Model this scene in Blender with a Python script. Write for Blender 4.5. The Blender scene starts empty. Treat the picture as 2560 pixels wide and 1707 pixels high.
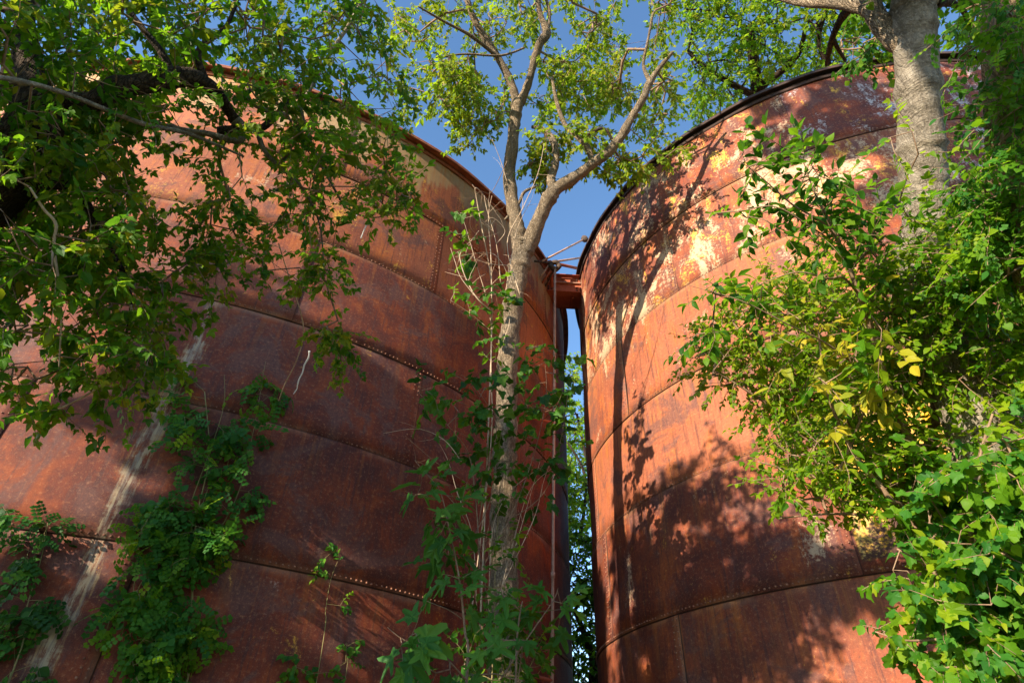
import bpy, math, random
import numpy as np
from mathutils import Vector, Matrix, noise

# ------------------------------------------------------------------ camera, sky, sun
sc = bpy.context.scene
COL = sc.collection
FD, CX, CY = 1348.5, 1176.0, 784.2          # focal length and centre on the 2352 px wide view
PITCH, ROLL = 0.6622, 0.0393
Fv = Vector((0, math.cos(PITCH), math.sin(PITCH)))
R0 = Vector((1, 0, 0)); U0 = R0.cross(Fv)
Rv = R0 * math.cos(ROLL) + U0 * math.sin(ROLL)
Uv = -R0 * math.sin(ROLL) + U0 * math.cos(ROLL)
cam = bpy.data.cameras.new('camera'); camo = bpy.data.objects.new('camera', cam)
COL.objects.link(camo); sc.camera = camo
camo.matrix_world = Matrix((Rv, Uv, -Fv)).transposed().to_4x4()
cam.sensor_width = 36; cam.lens = 1467.7 / 2560 * 36
cam.clip_start = 0.05; cam.clip_end = 3000

SUN_AZ, SUN_EL = math.radians(46), math.radians(20.5)     # azimuth: how far to the left of straight behind
sun_to = Vector((math.sin(SUN_AZ) * math.cos(SUN_EL), math.cos(SUN_AZ) * math.cos(SUN_EL), -math.sin(SUN_EL)))
w = bpy.data.worlds.new('World'); sc.world = w; w.use_nodes = True
wn = w.node_tree
bg = wn.nodes['Background']
sky = wn.nodes.new('ShaderNodeTexSky'); sky.sky_type = 'NISHITA'; sky.sun_disc = False
sky.sun_elevation = SUN_EL
sky.sun_rotation = math.pi + SUN_AZ
sky.air_density = 1.0; sky.dust_density = 0.1; sky.ozone_density = 2.2
hsv = wn.nodes.new('ShaderNodeHueSaturation'); hsv.inputs['Saturation'].default_value = 1.10
wn.links.new(sky.outputs[0], hsv.inputs['Color']); wn.links.new(hsv.outputs[0], bg.inputs[0]); bg.inputs[1].default_value = 0.145
sl = bpy.data.lights.new('sun', 'SUN'); so = bpy.data.objects.new('sun', sl); COL.objects.link(so)
sl.energy = 4.8; sl.angle = math.radians(0.5); sl.color = (1.0, 0.86, 0.66)
so.rotation_euler = sun_to.to_track_quat('-Z', 'Y').to_euler()
sc.view_settings.view_transform = 'Standard'; sc.view_settings.look = 'None'
sc.view_settings.exposure = 1.32; sc.view_settings.gamma = 1
sc.view_settings.use_curve_mapping = False
sc.cycles.use_denoising = True
sc.cycles.max_bounces = 6; sc.cycles.diffuse_bounces = 4; sc.cycles.transmission_bounces = 3
sc.cycles.transparent_max_bounces = 4

GZ = -1.6                                      # ground level (camera at eye height 1.6 m)
rng = random.Random(7)
nr = np.random.default_rng(11)

DS = 1.0
def D(x, y, dist):
    """point at a given distance along a line of sight (view 2352 px wide)"""
    d = Rv * ((x - CX) / FD) - Uv * ((y - CY) / FD) + Fv
    return d.normalized() * dist * DS
LC, LR = Vector((-7.377, 15.146)), 9.0
RC, RR = Vector((8.237, 11.775)), 6.416
def tank_hit(x, y, side, off=0.0):
    C, R = (LC, LR) if side == 'L' else (RC, RR)
    R = R + off
    d = Rv * ((x - CX) / FD) - Uv * ((y - CY) / FD) + Fv
    a = d.x**2 + d.y**2; b = d.x * C.x + d.y * C.y; c = C.x**2 + C.y**2 - R * R
    q = b * b - a * c
    return d * ((b - math.sqrt(max(q, 0))) / a)

# ------------------------------------------------------------------ node helpers
class NT:
    def __init__(s, name):
        s.m = bpy.data.materials.new(name); s.m.use_nodes = True
        s.t = s.m.node_tree; s.n = s.t.nodes; s.n.clear()
        s.out = s.n.new('ShaderNodeOutputMaterial')
    def new(s, k, **kw):
        o = s.n.new(k)
        for a, v in kw.items(): setattr(o, a, v)
        return o
    def link(s, a, b): s.t.links.new(a, b)
    def put(s, sock, v):
        if isinstance(v, (int, float)): sock.default_value = v
        elif isinstance(v, tuple): sock.default_value = v if len(v) != 3 or sock.type == 'VECTOR' else (*v, 1)
        else: s.link(v, sock)
    def math(s, op, a, b=0.0, c=None, clamp=False):
        o = s.new('ShaderNodeMath', operation=op, use_clamp=clamp)
        s.put(o.inputs[0], a); s.put(o.inputs[1], b)
        if c is not None: s.put(o.inputs[2], c)
        return o.outputs[0]
    def mix(s, f, a, b, mode='MIX'):
        o = s.new('ShaderNodeMix', data_type='RGBA', blend_type=mode)
        s.put(o.inputs[0], f); s.put(o.inputs[6], a); s.put(o.inputs[7], b)
        return o.outputs[2]
    def sstep(s, v, a, b):
        o = s.new('ShaderNodeMapRange', interpolation_type='SMOOTHSTEP')
        s.put(o.inputs[0], v); o.inputs[1].default_value = a; o.inputs[2].default_value = b
        o.inputs[3].default_value = 0; o.inputs[4].default_value = 1
        return o.outputs[0]
    def noise(s, vec, scale, detail=6, rough=0.6, dist=0.0):
        o = s.new('ShaderNodeTexNoise'); o.inputs['Scale'].default_value = scale
        o.inputs['Detail'].default_value = detail; o.inputs['Roughness'].default_value = rough
        o.inputs['Distortion'].default_value = dist
        s.link(vec, o.inputs['Vector']); return o.outputs['Fac']
    def mapping(s, vec, sc_=(1, 1, 1), loc=(0, 0, 0)):
        o = s.new('ShaderNodeMapping'); o.inputs['Scale'].default_value = sc_; o.inputs['Location'].default_value = loc
        s.link(vec, o.inputs['Vector']); return o.outputs[0]
    def attr(s, name, kind='OBJECT'):
        o = s.new('ShaderNodeAttribute', attribute_type=kind, attribute_name=name); return o.outputs['Fac']
    def bsdf(s, col, rough=0.8, spec=0.3, metal=0.0, normal=None):
        o = s.new('ShaderNodeBsdfPrincipled')
        s.put(o.inputs['Base Color'], col); s.put(o.inputs['Roughness'], rough)
        s.put(o.inputs['Specular IOR Level'], spec); s.put(o.inputs['Metallic'], metal)
        if normal is not None: s.link(normal, o.inputs['Normal'])
        return o.outputs[0]
    def bump(s, h, strength=0.5, dist=0.01):
        o = s.new('ShaderNodeBump'); o.inputs['Strength'].default_value = strength
        o.inputs['Distance'].default_value = dist; s.link(h, o.inputs['Height']); return o.outputs[0]

def rust_mat(name, streak_u=None, yellow_u=None):
    t = NT(name)
    uv = t.new('ShaderNodeUVMap', uv_map='metres').outputs[0]
    sep = t.new('ShaderNodeSeparateXYZ'); t.link(uv, sep.inputs[0]); U, V = sep.outputs[0], sep.outputs[1]
    pale = t.attr('["pale"]'); grey = t.attr('["grey"]'); ochre = t.attr('["ochre"]'); warm = t.attr('["warm"]')
    n_big = t.noise(uv, 0.45, 4, 0.6, 0.4)
    n_mid = t.noise(uv, 1.7, 8, 0.68, 0.5)
    n_fine = t.noise(uv, 22, 6, 0.75)
    n_spk = t.noise(uv, 75, 3, 0.8)
    drip = t.noise(t.mapping(uv, (6.0, 0.55, 1)), 1.0, 6, 0.65, 0.2)
    drip2 = t.noise(t.mapping(uv, (18.0, 1.0, 1), (3, 7, 0)), 1.0, 5, 0.7)
    # ground rust: dark maroon to red brown, warm plates go towards orange
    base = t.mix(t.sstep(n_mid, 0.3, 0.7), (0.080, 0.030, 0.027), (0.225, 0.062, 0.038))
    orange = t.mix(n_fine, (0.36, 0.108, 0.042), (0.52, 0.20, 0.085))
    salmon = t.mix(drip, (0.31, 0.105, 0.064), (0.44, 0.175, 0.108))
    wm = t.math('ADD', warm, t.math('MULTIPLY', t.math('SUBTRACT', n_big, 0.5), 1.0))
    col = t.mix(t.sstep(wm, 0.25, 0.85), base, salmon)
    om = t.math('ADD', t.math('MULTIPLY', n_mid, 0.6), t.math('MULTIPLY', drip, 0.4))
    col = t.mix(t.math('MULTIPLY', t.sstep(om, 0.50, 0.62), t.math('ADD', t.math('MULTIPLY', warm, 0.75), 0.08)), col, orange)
    # dark patches of mill scale, vertical dark runs
    col = t.mix(t.math('MULTIPLY', t.sstep(drip2, 0.50, 0.66), 0.7), col, (0.070, 0.032, 0.032))
    dk = t.noise(t.mapping(uv, (1, 1, 1), (31, 5, 0)), 1.1, 8, 0.7, 0.6)
    col = t.mix(t.math('MULTIPLY', t.sstep(dk, 0.50, 0.60), 0.75), col, t.mix(n_fine, (0.075, 0.040, 0.042), (0.17, 0.085, 0.07)))
    # ochre
    oc = t.noise(t.mapping(uv, (1.3, 0.7, 1), (9, 2, 0)), 1.6, 10, 0.78, 0.5)
    ocm = t.math('SUBTRACT', t.math('ADD', oc, t.math('MULTIPLY', ochre, 0.34)), 0.0)
    ocm = t.math('ADD', ocm, t.math('MULTIPLY', t.math('SUBTRACT', n_fine, 0.5), 0.35))
    col = t.mix(t.math('MULTIPLY', t.sstep(ocm, 0.63, 0.72), 0.9), col, t.mix(n_spk, (0.50, 0.25, 0.045), (0.72, 0.46, 0.16)))
    # pale paint remains: a lacy, flaked mask
    pm = t.noise(t.mapping(uv, (1.0, 0.62, 1), (17, 3, 0)), 1.35, 12, 0.74, 0.45)
    pm = t.math('ADD', pm, t.math('MULTIPLY', t.math('SUBTRACT', n_fine, 0.5), 0.42))
    pm = t.math('ADD', pm, t.math('MULTIPLY', t.math('SUBTRACT', drip, 0.5), 0.25))
    pm = t.math('ADD', pm, t.math('MULTIPLY', pale, 0.36))
    cream = t.mix(grey, (0.58, 0.43, 0.27), (0.44, 0.45, 0.48))
    cream = t.mix(n_spk, t.mix(0.35, cream, (0.4, 0.2, 0.1)), cream)
    col = t.mix(t.math('MULTIPLY', t.sstep(pm, 0.66, 0.76), 0.88), col, cream)
    # grain
    col = t.mix(t.math('MULTIPLY', t.sstep(n_fine, 0.52, 0.68), 0.45), col, t.mix(0.5, col, (0.72, 0.40, 0.24)))
    col = t.mix(t.math('MULTIPLY', t.sstep(n_fine, 0.47, 0.33), 0.5), col, (0.05, 0.026, 0.022))
    col = t.mix(t.math('MULTIPLY', t.sstep(n_spk, 0.55, 0.75), 0.35), col, t.mix(0.5, col, (0.8, 0.55, 0.38)))
    col = t.mix(t.math('MULTIPLY', t.sstep(n_spk, 0.45, 0.25), 0.5), col, (0.05, 0.025, 0.02))
    if streak_u is not None:
        wob = t.math('MULTIPLY', t.math('SUBTRACT', t.noise(t.mapping(uv, (0.15, 1.6, 1)), 1.0, 6, 0.7), 0.5), 0.55)
        du = t.math('ABSOLUTE', t.math('SUBTRACT', t.math('SUBTRACT', U, streak_u), wob))
        rag = t.noise(t.mapping(uv, (11, 1.4, 1), (1, 1, 0)), 1.0, 8, 0.75)
        e = t.math('ADD', du, t.math('MULTIPLY', t.math('SUBTRACT', rag, 0.5), 1.0))
        e = t.math('ADD', e, t.math('MULTIPLY', t.math('SUBTRACT', n_fine, 0.5), 0.22))
        vm = t.math('MULTIPLY', t.sstep(V, 6.2, 4.9), t.sstep(V, -0.9, -0.2))
        gap = t.noise(t.mapping(uv, (0.05, 0.75, 1), (4, 4, 0)), 1.0, 2, 0.5)
        e2 = t.math('ADD', e, t.math('MULTIPLY', gap, 0.16))
        lime = t.mix(t.sstep(du, 0.0, 0.17), (0.46, 0.38, 0.27), (0.38, 0.22, 0.10))
        lime = t.mix(t.math('MULTIPLY', t.sstep(drip2, 0.46, 0.56), 0.75), lime, (0.22, 0.18, 0.16))
        col = t.mix(t.math('MULTIPLY', t.math('MULTIPLY', t.sstep(e2, 0.20, 0.06), vm), 0.88), col, lime)
        # a faded cream band under the rim and runs coming down from it
        lim = t.math('SUBTRACT', 11.25, t.math('MULTIPLY', t.sstep(t.noise(t.mapping(uv, (1.3, 0.18, 1), (8, 8, 0)), 1.0, 6, 0.6), 0.3, 0.7), 1.5))
        bm = t.math('ADD', t.math('SUBTRACT', V, lim), t.math('MULTIPLY', t.math('SUBTRACT', n_mid, 0.5), 0.8))
        band = t.mix(n_mid, (0.26, 0.17, 0.10), (0.48, 0.37, 0.22))
        col = t.mix(t.math('MULTIPLY', t.sstep(bm, -0.2, 0.25), 0.8), col, band)
    if yellow_u is not None:
        u0, u1, v0, v1 = yellow_u
        e = t.math('MULTIPLY', t.sstep(U, u0 - 0.02, u0 + 0.02), t.sstep(U, u1 + .25, u1))
        e = t.math('MULTIPLY', e, t.math('MULTIPLY', t.sstep(V, v0 - 0.02, v0 + 0.02), t.sstep(V, v1 + .12, v1 - .12)))
        pat = t.math('ADD', t.math('ADD', t.math('MULTIPLY', n_mid, 0.7), t.math('MULTIPLY', n_fine, 0.45)), t.math('MULTIPLY', t.math('SUBTRACT', v1, V), 0.10))
        yel = t.mix(t.sstep(drip, 0.35, 0.65), (0.62, 0.32, 0.045), (0.66, 0.47, 0.20))
        yel = t.mix(t.sstep(pat, 0.66, 0.76), yel, (0.075, 0.04, 0.03))
        col = t.mix(t.math('MULTIPLY', e, 0.95), col, yel)
    dtop = t.math('SUBTRACT', t.attr('["vt"]'), V)
    runs = t.math('MULTIPLY', t.sstep(t.noise(t.mapping(uv, (9, 0.22, 1), (2, 2, 0)), 1.0, 5, 0.7), 0.50, 0.62), t.sstep(dtop, 1.1, 0.05))
    col = t.mix(t.math('MULTIPLY', runs, t.math('ADD', 0.15, t.math('MULTIPLY', warm, 0.55))), col, t.mix(n_fine, (0.30, 0.10, 0.035), (0.50, 0.24, 0.11)))
    # rust and dirt packed along the lap seams, paint lost or whitened beside them
    nl = t.math('MULTIPLY', t.math('SUBTRACT', n_mid, 0.35), 0.02)
    db = t.math('SUBTRACT', V, t.attr('["vb"]')); dt = t.math('SUBTRACT', t.attr('["vt"]'), V); de = t.math('SUBTRACT', t.attr('["ve"]'), U)
    dmin = t.math('MINIMUM', t.math('MINIMUM', db, dt), de)
    near = t.math('MULTIPLY', t.sstep(t.math('ADD', dmin, t.math('MULTIPLY', n_fine, 0.1)), 0.16, 0.06), t.sstep(n_mid, 0.40, 0.62))
    col = t.mix(t.math('MULTIPLY', near, 0.28), col, t.mix(0.5, (0.50, 0.24, 0.11), cream))
    col = t.mix(t.math('MULTIPLY', t.sstep(t.math('SUBTRACT', dmin, nl), 0.0085, 0.003), 0.8), col, (0.022, 0.013, 0.011))
    h = t.math('ADD', t.math('MULTIPLY', n_mid, 0.5), t.math('ADD', t.math('MULTIPLY', n_fine, 0.35), t.math('MULTIPLY', n_spk, 0.2)))
    nrm = t.bump(h, 0.8, 0.014)
    hs = t.new('ShaderNodeHueSaturation'); hs.inputs['Saturation'].default_value = 1.12
    t.put(hs.inputs['Value'], t.math('ADD', 0.92, t.math('MULTIPLY', t.attr('["shade"]'), 0.22)))
    t.link(col, hs.inputs['Color'])
    sh = t.bsdf(hs.outputs[0], t.math('ADD', 0.62, t.math('MULTIPLY', n_fine, 0.3)), 0.28, 0.0, nrm)
    t.link(sh, t.out.inputs[0]); return t.m

def simple_rust(name, c1, c2, rough=0.8, scale=6):
    t = NT(name); tc = t.new('ShaderNodeTexCoord').outputs['Object']
    n = t.noise(tc, scale, 8, 0.7, 0.4); n2 = t.noise(tc, scale * 9, 4, 0.7)
    c = t.mix(t.sstep(n, 0.35, 0.65), c1, c2)
    c = t.mix(t.math('MULTIPLY', t.sstep(n2, 0.55, 0.7), 0.4), c, tuple(v * 0.35 for v in c1))
    t.link(t.bsdf(c, rough, 0.3, 0, t.bump(n2, 0.4, 0.004)), t.out.inputs[0]); return t.m

def bark_mat(name, c1, c2, c3, sc_=1.0, ring=0.0, bump=0.8, cr=1.0):
    t = NT(name); tc = t.new('ShaderNodeTexCoord').outputs['Object']
    v = t.mapping(tc, (14 * sc_, 14 * sc_, 2.2 * sc_))
    n = t.noise(v, 1.0, 8, 0.7, 0.8); n2 = t.noise(tc, 60 * sc_, 5, 0.75); n3 = t.noise(tc, 2.3, 5, 0.6, 0.5)
    vo = t.new('ShaderNodeTexVoronoi', feature='DISTANCE_TO_EDGE'); vo.inputs['Scale'].default_value = 1.0
    wv = t.new('ShaderNodeVectorMath', operation='ADD'); t.link(t.mapping(tc, (34 * sc_, 34 * sc_, 6 * sc_)), wv.inputs[0])
    t.link(t.new('ShaderNodeTexNoise').outputs['Color'], wv.inputs[1]); t.link(wv.outputs[0], vo.inputs['Vector'])
    crack = t.sstep(vo.outputs['Distance'], 0.0, 0.16)
    c = t.mix(t.sstep(n, 0.3, 0.7), c1, c2)
    c = t.mix(t.sstep(n3, 0.45, 0.65), c, t.mix(0.6, c, c3))
    c = t.mix(t.math('MULTIPLY', t.sstep(n2, 0.5, 0.7), 0.45), c, tuple(min(1, x * 1.6) for x in c2))
    c = t.mix(t.math('MULTIPLY', t.math('SUBTRACT', 1.0, crack), 0.65 * cr), c, tuple(x * 0.3 for x in c1))
    n4 = t.noise(t.mapping(tc, (22 * sc_, 22 * sc_, 3.2 * sc_), (5, 1, 2)), 1.0, 4, 0.6, 1.2)
    fis = t.sstep(t.math('ABSOLUTE', t.math('SUBTRACT', n4, 0.5)), 0.0, 0.055)
    c = t.mix(t.math('MULTIPLY', t.math('SUBTRACT', 1.0, fis), 0.22 if cr < 0.2 else 0.55), c, tuple(x * 0.28 for x in c1))
    n = t.math('ADD', n, t.math('MULTIPLY', fis, 0.25 if cr < 0.2 else 0.7))
    h = t.math('ADD', t.math('MULTIPLY', crack, 0.5 * cr), t.math('ADD', t.math('MULTIPLY', n, 0.5), t.math('MULTIPLY', n2, 0.4)))
    if ring:
        rn = t.noise(t.mapping(tc, (3, 3, 26)), 1.0, 6, 0.7, 0.6)
        h = t.math('ADD', h, t.math('MULTIPLY', rn, ring))
        c = t.mix(t.math('MULTIPLY', t.sstep(rn, 0.56, 0.68), 0.5), c, tuple(x * 0.45 for x in c1))
    t.link(t.bsdf(c, 0.9, 0.15, 0, t.bump(h, bump, 0.045)), t.out.inputs[0]); return t.m

def leaf_mat(name, cols, trans=(0.30, 0.42, 0.03), tf=0.45, rough=0.5, spec=0.16):
    """cols: ramp of front colours over the per-leaf random number"""
    t = NT(name)
    oi = t.new('ShaderNodeObjectInfo').outputs['Random']
    a = t.attr('tint', 'GEOMETRY')
    f = t.math('FRACT', t.math('ADD', a, oi))
    rp = t.new('ShaderNodeValToRGB'); t.link(f, rp.inputs[0])
    el = rp.color_ramp.elements
    while len(el) < len(cols): el.new(0.5)
    for e, (p, c) in zip(el, cols): e.position = p; e.color = (*c, 1)
    tc = t.new('ShaderNodeTexCoord').outputs['Object']
    nz = t.noise(tc, 9.0, 3, 0.6)
    c = t.mix(t.math('MULTIPLY', nz, 0.5), rp.outputs[0], t.mix(0.45, rp.outputs[0], (0.02, 0.05, 0.015)))
    s1 = t.bsdf(c, rough, spec)
    tr = t.new('ShaderNodeBsdfTranslucent')
    t.link(t.mix(0.5, rp.outputs[0], trans), tr.inputs['Color'])
    mx = t.new('ShaderNodeMixShader'); mx.inputs[0].default_value = tf
    t.link(s1, mx.inputs[1]); t.link(tr.outputs[0], mx.inputs[2]); t.link(mx.outputs[0], t.out.inputs[0])
    return t.m

M = {}
M['rustL'] = rust_mat('rusted_steel_with_lime_run', streak_u=2.95)
M['rustR'] = rust_mat('rusted_steel_flaking', yellow_u=(-4.42, -2.9, 2.30, 4.2))
M['rim'] = simple_rust('rim_rust', (0.20, 0.062, 0.032), (0.34, 0.12, 0.055))
M['rimshaded'] = simple_rust('rim_rust_shaded', (0.035, 0.022, 0.020), (0.07, 0.038, 0.03))  # rim rust with the shade under the flange put into its colour
M['rivet'] = simple_rust('rivet_rust', (0.16, 0.065, 0.042), (0.36, 0.17, 0.105), 0.7, 3)
M['beam'] = simple_rust('beam_rust', (0.30, 0.070, 0.035), (0.40, 0.115, 0.06), 0.75, 3)
M['pipe'] = simple_rust('pipe_rust', (0.36, 0.20, 0.14), (0.50, 0.31, 0.23), 0.7, 5)
M['dark_iron'] = simple_rust('dark_iron', (0.05, 0.035, 0.028), (0.11, 0.07, 0.05))
M['bark_tan'] = bark_mat('bark_tan', (0.27, 0.19, 0.12), (0.57, 0.44, 0.30), (0.20, 0.17, 0.13), 1.6, 0.45, 1.0, 0.7)
M['bark_grey'] = bark_mat('bark_grey', (0.19, 0.155, 0.115), (0.42, 0.36, 0.28), (0.10, 0.085, 0.065), 0.8, 0.9, 1.0, 0.12)
M['bark_dark'] = bark_mat('bark_dark', (0.055, 0.038, 0.028), (0.11, 0.075, 0.05), (0.04, 0.035, 0.03), 1.0)
M['bark_ivy'] = bark_mat('bark_brown', (0.24, 0.14, 0.07), (0.44, 0.30, 0.17), (0.12, 0.12, 0.05), 1.3, 0.5, 1.0, 0.25)
M['twig_brown'] = simple_rust('twig_brown', (0.17, 0.10, 0.06), (0.30, 0.20, 0.13), 0.85, 12)
M['twig_pale'] = simple_rust('twig_pale', (0.42, 0.29, 0.19), (0.60, 0.46, 0.33), 0.85, 12)
M['twig_green'] = simple_rust('twig_green', (0.20, 0.21, 0.07), (0.30, 0.22, 0.10), 0.7, 12)
M['white_bark'] = simple_rust('bleached_wood', (0.75, 0.74, 0.70), (0.85, 0.84, 0.8), 0.8, 12)

M['leaf_crown'] = leaf_mat('leaf_crown', [(0, (0.050, 0.115, 0.006)), (0.4, (0.105, 0.190, 0.008)), (0.8, (0.19, 0.26, 0.012)), (0.97, (0.38, 0.34, 0.02))], (0.50, 0.58, 0.02))
M['leaf_shade'] = leaf_mat('leaf_deep_green', [(0, (0.018, 0.080, 0.007)), (0.5, (0.040, 0.130, 0.008)), (0.9, (0.080, 0.185, 0.010)), (1, (0.13, 0.22, 0.012))], (0.18, 0.42, 0.015))
M['leaf_vine'] = leaf_mat('leaf_vine', [(0, (0.022, 0.105, 0.014)), (0.5, (0.040, 0.155, 0.016)), (0.85, (0.075, 0.205, 0.016)), (1, (0.16, 0.28, 0.02))], (0.14, 0.40, 0.02), 0.35)
M['leaf_bright'] = leaf_mat('leaf_bright', [(0, (0.035, 0.135, 0.006)), (0.45, (0.080, 0.215, 0.008)), (0.85, (0.15, 0.29, 0.010)), (1, (0.28, 0.36, 0.012))], (0.34, 0.62, 0.015), 0.52)
M['leaf_lime'] = leaf_mat('leaf_lime', [(0, (0.070, 0.175, 0.006)), (0.5, (0.15, 0.275, 0.008)), (0.85, (0.24, 0.36, 0.010)), (1, (0.34, 0.40, 0.012))], (0.50, 0.70, 0.015), 0.55)
M['leaf_yellow'] = leaf_mat('leaf_yellow', [(0, (0.22, 0.27, 0.02)), (0.5, (0.38, 0.36, 0.02)), (1, (0.55, 0.42, 0.03))], (0.55, 0.48, 0.03))
M['leaf_fig'] = leaf_mat('leaf_fig', [(0, (0.030, 0.125, 0.018)), (0.6, (0.060, 0.185, 0.022)), (1, (0.11, 0.25, 0.025))], (0.16, 0.42, 0.04), 0.35, 0.5, 0.2)
M['leaf_dark'] = leaf_mat('leaf_dark', [(0, (0.014, 0.060, 0.008)), (0.6, (0.030, 0.100, 0.010)), (1, (0.055, 0.14, 0.012))], (0.10, 0.28, 0.02), 0.3)

# ------------------------------------------------------------------ object helpers
def tag(o, label=None, cat=None, group=None, kind=None):
    if label: o['label'] = label
    if cat: o['category'] = cat
    if group: o['group'] = group
    if kind: o['kind'] = kind
    return o
def thing(name, loc, label, cat, group=None):
    o = bpy.data.objects.new(name, None); COL.objects.link(o); o.location = loc
    o.empty_display_size = 0.2
    bpy.context.view_layer.update()
    return tag(o, label, cat, group)
def link(o, parent=None):
    COL.objects.link(o)
    if parent is not None:
        o.parent = parent
        o.location = o.location - total_loc(parent)
    return o
def total_loc(p):
    v = Vector((0, 0, 0))
    while p is not None: v = v + p.location; p = p.parent
    return v
def mesh_obj(name, verts, faces, mat, parent=None, smooth=False):
    """vertices in world space; the object's origin goes to its parent's origin"""
    base = total_loc(parent) if parent is not None else Vector((0, 0, 0))
    me = bpy.data.meshes.new(name)
    me.from_pydata([(v[0] - base.x, v[1] - base.y, v[2] - base.z) for v in verts], [], faces)
    if smooth: me.polygons.foreach_set('use_smooth', [True] * len(me.polygons))
    me.materials.append(mat); me.update()
    o = bpy.data.objects.new(name, me); COL.objects.link(o)
    if parent is not None: o.parent = parent
    return o

# ---- tubes
def frame_of(t):
    a = Vector((0, 0, 1)) if abs(t.z) < 0.9 else Vector((1, 0, 0))
    x = t.cross(a).normalized(); return x, t.cross(x).normalized()
class MB:
    def __init__(s): s.v = []; s.f = []
    def tube(s, pts, rad, n=6, lump=0.0, seed=0.0, cap=True, lumpscale=3.0):
        L = len(pts); b = len(s.v); x = None
        for i, p in enumerate(pts):
            t = (pts[min(i + 1, L - 1)] - pts[max(i - 1, 0)])
            t = t.normalized() if t.length > 1e-9 else Vector((0, 0, 1))
            if x is None: x, y = frame_of(t)
            else:
                x = (x - t * x.dot(t)).normalized(); y = t.cross(x)
            for k in range(n):
                a = 2 * math.pi * k / n
                dvec = x * math.cos(a) + y * math.sin(a)
                r = rad[i]
                if lump:
                    q = p + dvec * r
                    r *= 1 + lump * (noise.noise(Vector((q.x * lumpscale, q.y * lumpscale, q.z * lumpscale * 0.6 + seed)))
                                     + 0.45 * noise.noise(q * lumpscale * 4 + Vector((seed, 0, 0))))
                s.v.append(p + dvec * r)
        for i in range(L - 1):
            for k in range(n):
                a = b + i * n + k; c = b + i * n + (k + 1) % n
                s.f.append((a, c, c + n, a + n))
        if cap:
            s.f.append(tuple(b + k for k in range(n))[::-1]); s.f.append(tuple(b + (L - 1) * n + k for k in range(n)))
    def box(s, c, ax, ay, az):
        b = len(s.v); c = Vector(c)
        for i in (-1, 1):
            for j in (-1, 1):
                for k in (-1, 1): s.v.append(c + ax * i + ay * j + az * k)
        for f in ((0, 1, 3, 2), (4, 6, 7, 5), (0, 4, 5, 1), (2, 3, 7, 6), (0, 2, 6, 4), (1, 5, 7, 3)): s.f.append(tuple(b + q for q in f))
    def make(s, name, mat, parent=None, smooth=False): return mesh_obj(name, s.v, s.f, mat, parent, smooth)
def spline(pts, per=6):
    """Catmull-Rom through (Vector, radius) pairs"""
    P = [p for p, _ in pts]; Rr = [r for _, r in pts]
    op, orr = [], []
    n = len(P)
    for i in range(n - 1):
        p0, p1, p2, p3 = P[max(i - 1, 0)], P[i], P[i + 1], P[min(i + 2, n - 1)]
        for k in range(per):
            t = k / per
            op.append(0.5 * ((2 * p1) + (p2 - p0) * t + (2 * p0 - 5 * p1 + 4 * p2 - p3) * t * t + (3 * p1 - p0 - 3 * p2 + p3) * t**3))
            orr.append(Rr[i] * (1 - t) + Rr[i + 1] * t)
    op.append(P[-1]); orr.append(Rr[-1]); return op, orr

# ---- leaf shapes: list of (verts, tris); x along the leaf, z is its upper side
def ovate(x0=0.0, y0=0.0, L=1.0, W=0.27, ang=0.0, fold=0.10, tip=1.0, z0=0.0, curl=0.12):
    o = [(0, 0), (.18, .62), (.42, 1.0), (.72, .62), (1, 0)]
    mid = [(0.18, 0), (.42, 0), (.72, 0)]
    v = []
    for x, y in o: v.append((x, y * W, -curl * x * x + fold * y * W * 2.2))
    for x, y in mid: v.append((x, 0, -curl * x * x))
    for x, y in o[1:4]: v.append((x, -y * W, -curl * x * x + fold * y * W * 2.2))
    f = [(0, 5, 1), (1, 5, 6, 2), (2, 6, 7, 3), (3, 7, 4), (0, 8, 5), (5, 8, 9, 6), (6, 9, 10, 7), (7, 10, 4)]
    c, s_ = math.cos(ang), math.sin(ang)
    v = [(x0 + (x * c - y * s_) * L, y0 + (x * s_ + y * c) * L, z0 + z * L) for x, y, z in v]
    return v, f
def merge(parts):
    V, Fq = [], []
    for v, f in parts:
        b = len(V); V += v; Fq += [tuple(b + i for i in q) for q in f]
    return V, Fq
def lobed(lobes, width, depth, serr=0.05, fold=0.10, n=26):
    """palmate leaf with rounded, slightly toothed lobes = [(angle, length)]; base at the origin"""
    out = []
    for i in range(n):
        a = -2.75 + 5.5 * i / (n - 1)
        r = 0.0
        for la, ll in lobes: r = max(r, ll * (depth + (1 - depth) * math.exp(-((a - la) / width)**2)))
        r *= 1 + (serr if i % 2 else -serr)
        out.append((a, r))
    v = [(0.0, 0.0, 0.0)]
    for a, r in out:
        x = 0.40 + math.cos(a) * r * 0.60; y = math.sin(a) * r * 0.60
        v.append((x, y, fold * abs(y) - 0.22 * x * x + 0.05 * math.sin(a * 5)))
    v.append((0.40, 0, -0.05)); c = len(v) - 1
    f = [(c, i, i + 1) for i in range(1, len(out))] + [(c, 0, 1), (c, len(out), 0)]
    return v, f
PI = math.pi
SH = {}
SH['ovate'] = ovate()
SH['round'] = ovate(W=0.42, fold=0.06)
SH['tri'] = merge([ovate(0.35, 0, 0.65, 0.28, 0.0), ovate(0.30, 0.0, 0.5, 0.28, 0.95), ovate(0.30, 0.0, 0.5, 0.28, -0.95)])
SH['penta'] = merge([ovate(0.5, 0, 0.5, 0.25, 0)] + [ovate(x, 0, 0.42, 0.26, s * 0.9) for x in (0.22, 0.5) for s in (1, -1)])
SH['grape'] = lobed([(-2.3, .85), (-1.1, .95), (0, 1.05), (1.1, .95), (2.3, .85)], 0.42, 0.66, 0.06)
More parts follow.
